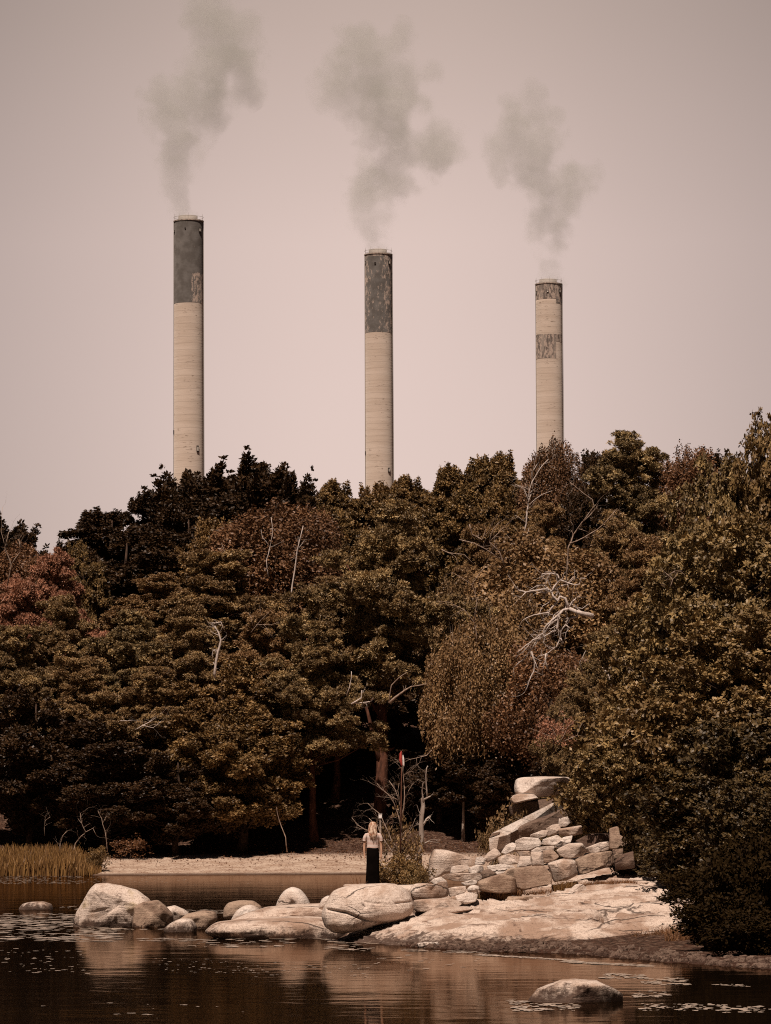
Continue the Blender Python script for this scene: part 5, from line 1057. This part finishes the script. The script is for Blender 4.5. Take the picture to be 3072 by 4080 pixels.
# face on the far side of the head
mb = MB(); mb.box((0, .088, 1.585), (.009, .014, .018)); mb.box((0, .082, 1.545), (.022, .004, .004)); mb.obj('nose_and_mouth', M['skin'], pn)
for s in (-1, 1):
    mb = MB(); mb.lathe([(0.001, -.011), (.009, -.006), (.011, 0), (.009, .006), (.001, .011)], 10); mb.obj('eye', M['opening'], pn, loc=(s * .028, .078, 1.61))
# shirt: loft of elliptical rings with sleeves
def loft(rings, name, mat, parent, n=28, cap=True, wob=0.0, seed=0):
    r_ = random.Random(seed); vs_ = []; fs_ = []; ph_ = [r_.uniform(0, 6) for _ in range(4)]
    for (cx, cy, cz, rx, ry) in rings:
        for j in range(n):
            a = 2 * math.pi * j / n; k = 1 + wob * (math.sin(5 * a + ph_[0] + cz * 3) + math.sin(9 * a + ph_[1]) * 0.6) * (1.0 if wob else 0); vs_.append((cx + rx * k * math.cos(a), cy + ry * k * math.sin(a), cz + 0.006 * math.sin(3 * a + ph_[2])))
    for i in range(len(rings) - 1):
        for j in range(n): fs_.append((i * n + j, i * n + (j + 1) % n, (i + 1) * n + (j + 1) % n, (i + 1) * n + j))
    if cap: fs_.append(tuple((len(rings) - 1) * n + j for j in range(n)))
    return vs_, fs_
mb = MB(); v, f = loft([(0, 0, 1.015, .158, .118), (0, 0, 1.08, .150, .118), (0, 0, 1.18, .152, .12), (0, 0, 1.28, .172, .125), (0, 0, 1.36, .188, .12), (0, 0, 1.405, .15, .10), (0, 0, 1.435, .075, .07)], 's', None, None, wob=0.012, seed=3); mb.add(v, f)
for s in (-1, 1):
    v, f = loft([(s * .222, 0, 1.20, .048, .062), (s * .212, 0, 1.27, .054, .066), (s * .185, 0, 1.34, .058, .07), (s * .155, 0, 1.39, .05, .062), (s * .12, 0, 1.40, .03, .04)], 's', None, None); mb.add(v, f)
mb.obj('shirt', M['shirt'], pn, smooth=True)
mb = MB(); v, f = loft([(-.012, 0, .0, .195, .15), (-.01, 0, .12, .185, .145), (-.006, 0, .35, .175, .14), (0, 0, .62, .168, .135), (0, 0, .84, .172, .135), (0, 0, .95, .160, .125), (0, 0, 1.035, .145, .11)], 't', None, None, wob=0.016, seed=9); mb.add(v, f); mb.obj('skirt', M['black'], pn, smooth=True)
# hair: shell over the skull and strands falling down the back
mb = MB(); v, f = loft([(0, -.03, 1.30, .095, .05), (0.005, -.055, 1.38, .122, .06), (0, -.03, 1.46, .122, .08), (0, -.015, 1.54, .115, .1), (0, -.005, 1.61, .11, .108), (0, 0, 1.66, .094, .1), (0, 0, 1.695, .055, .06), (0, 0, 1.708, .02, .02)], 'h', None, None, wob=0.02, seed=4)
v = [(x, min(y, .035) if z < 1.64 else min(y, .07), z) for x, y, z in v]; mb.add(v, f)
r_ = random.Random(12)
for k in range(46):
    a = r_.uniform(-0.98, 0.98); x0 = .108 * a; y0 = -.104 * math.cos(a * 1.2); zl = r_.uniform(1.12, 1.32) + abs(a) * .04
    mb.tube([(x0 * .8, y0 * .75, 1.67), (x0, y0, 1.58), (x0 * 1.05, y0 - .012, 1.47), (x0 * .95 + .01, -.125 - r_.uniform(0, .02), 1.36), (x0 * .72 + .015 + r_.uniform(-.01, .01), -.135, zl)], [.006, .010, .010, .009, .003], 5)
mb.obj('hair', M['hair'], pn, smooth=True)

# ---------------------------------------------------------------- beach marker pole and little sign post
M['red'] = plain('red_cloth', (0.40, 0.05, 0.035)); M['white'] = plain('white_paint', (0.78, 0.68, 0.62)); M['grey_wood'] = plain('grey_wood', (0.34, 0.25, 0.20), 0.8, 0.3, 20)
base = P(1594, 3440, 108.6); tz = P(1601, 2996, 108.6).z; e = empty('flagpole', (base.x, base.y, base.z - 0.5), 'thin dark pole with a furled red and white flag above the dead shrub', 'flagpole')
hh = tz - base.z + 0.5; mb = MB(); dx = P(1601, 2996, 108.6).x - base.x; mb.tube([(0, 0, 0), (dx * .6, 0, hh * .6), (dx, 0, hh)], [.022, .018, .014], 8); mb.obj('pole', M['redbark'], e, smooth=True)
mb = MB(); mb.tube([(dx - .01, -.02, hh + .02), (dx - .03, -.02, hh - .05), (dx - .03, -.02, hh - .22), (dx - .0, -.02, hh - .34), (dx, -.02, hh - .38)], [.012, .035, .045, .035, .01], 8); fl = mb.obj('flag', M['red'], e, smooth=True)
mb = MB(); mb.tube([(dx + .03, -.04, hh - .08), (dx + .04, -.045, hh - .18), (dx + .05, -.04, hh - .36), (dx + .045, -.04, hh - .38)], [.006, .026, .03, .02], 8); mb.obj('white_stripe', M['white'], fl, smooth=True)
b1 = P(1516, 3440, 108.7); e = empty('sign_post', (b1.x, b1.y, b1.z - 0.6), 'short wooden post with a white box on top just behind the woman', 'post'); zt = P(1516, 3244, 108.7).z - b1.z + 0.6
mb = MB(); mb.box((0, 0, (zt - .05) / 2), (.022, .022, (zt - .05) / 2)); mb.obj('post', M['grey_wood'], e)
mb = MB(); mb.box((0, -.02, zt - .055), (.045, .03, .055)); mb.box((0, -.02, zt + .004), (.052, .036, .006)); mb.obj('box', M['white'], e)
# remove tree prototypes that stand for nothing in the photograph
for k_, r in PR.items():
    if k_ not in used:
        for ch in list(r.children): bpy.data.objects.remove(ch)
        bpy.data.objects.remove(r)
for o in bpy.data.objects:
    for k_ in ('H', 'R'):
        if k_ in o.keys(): del o[k_]
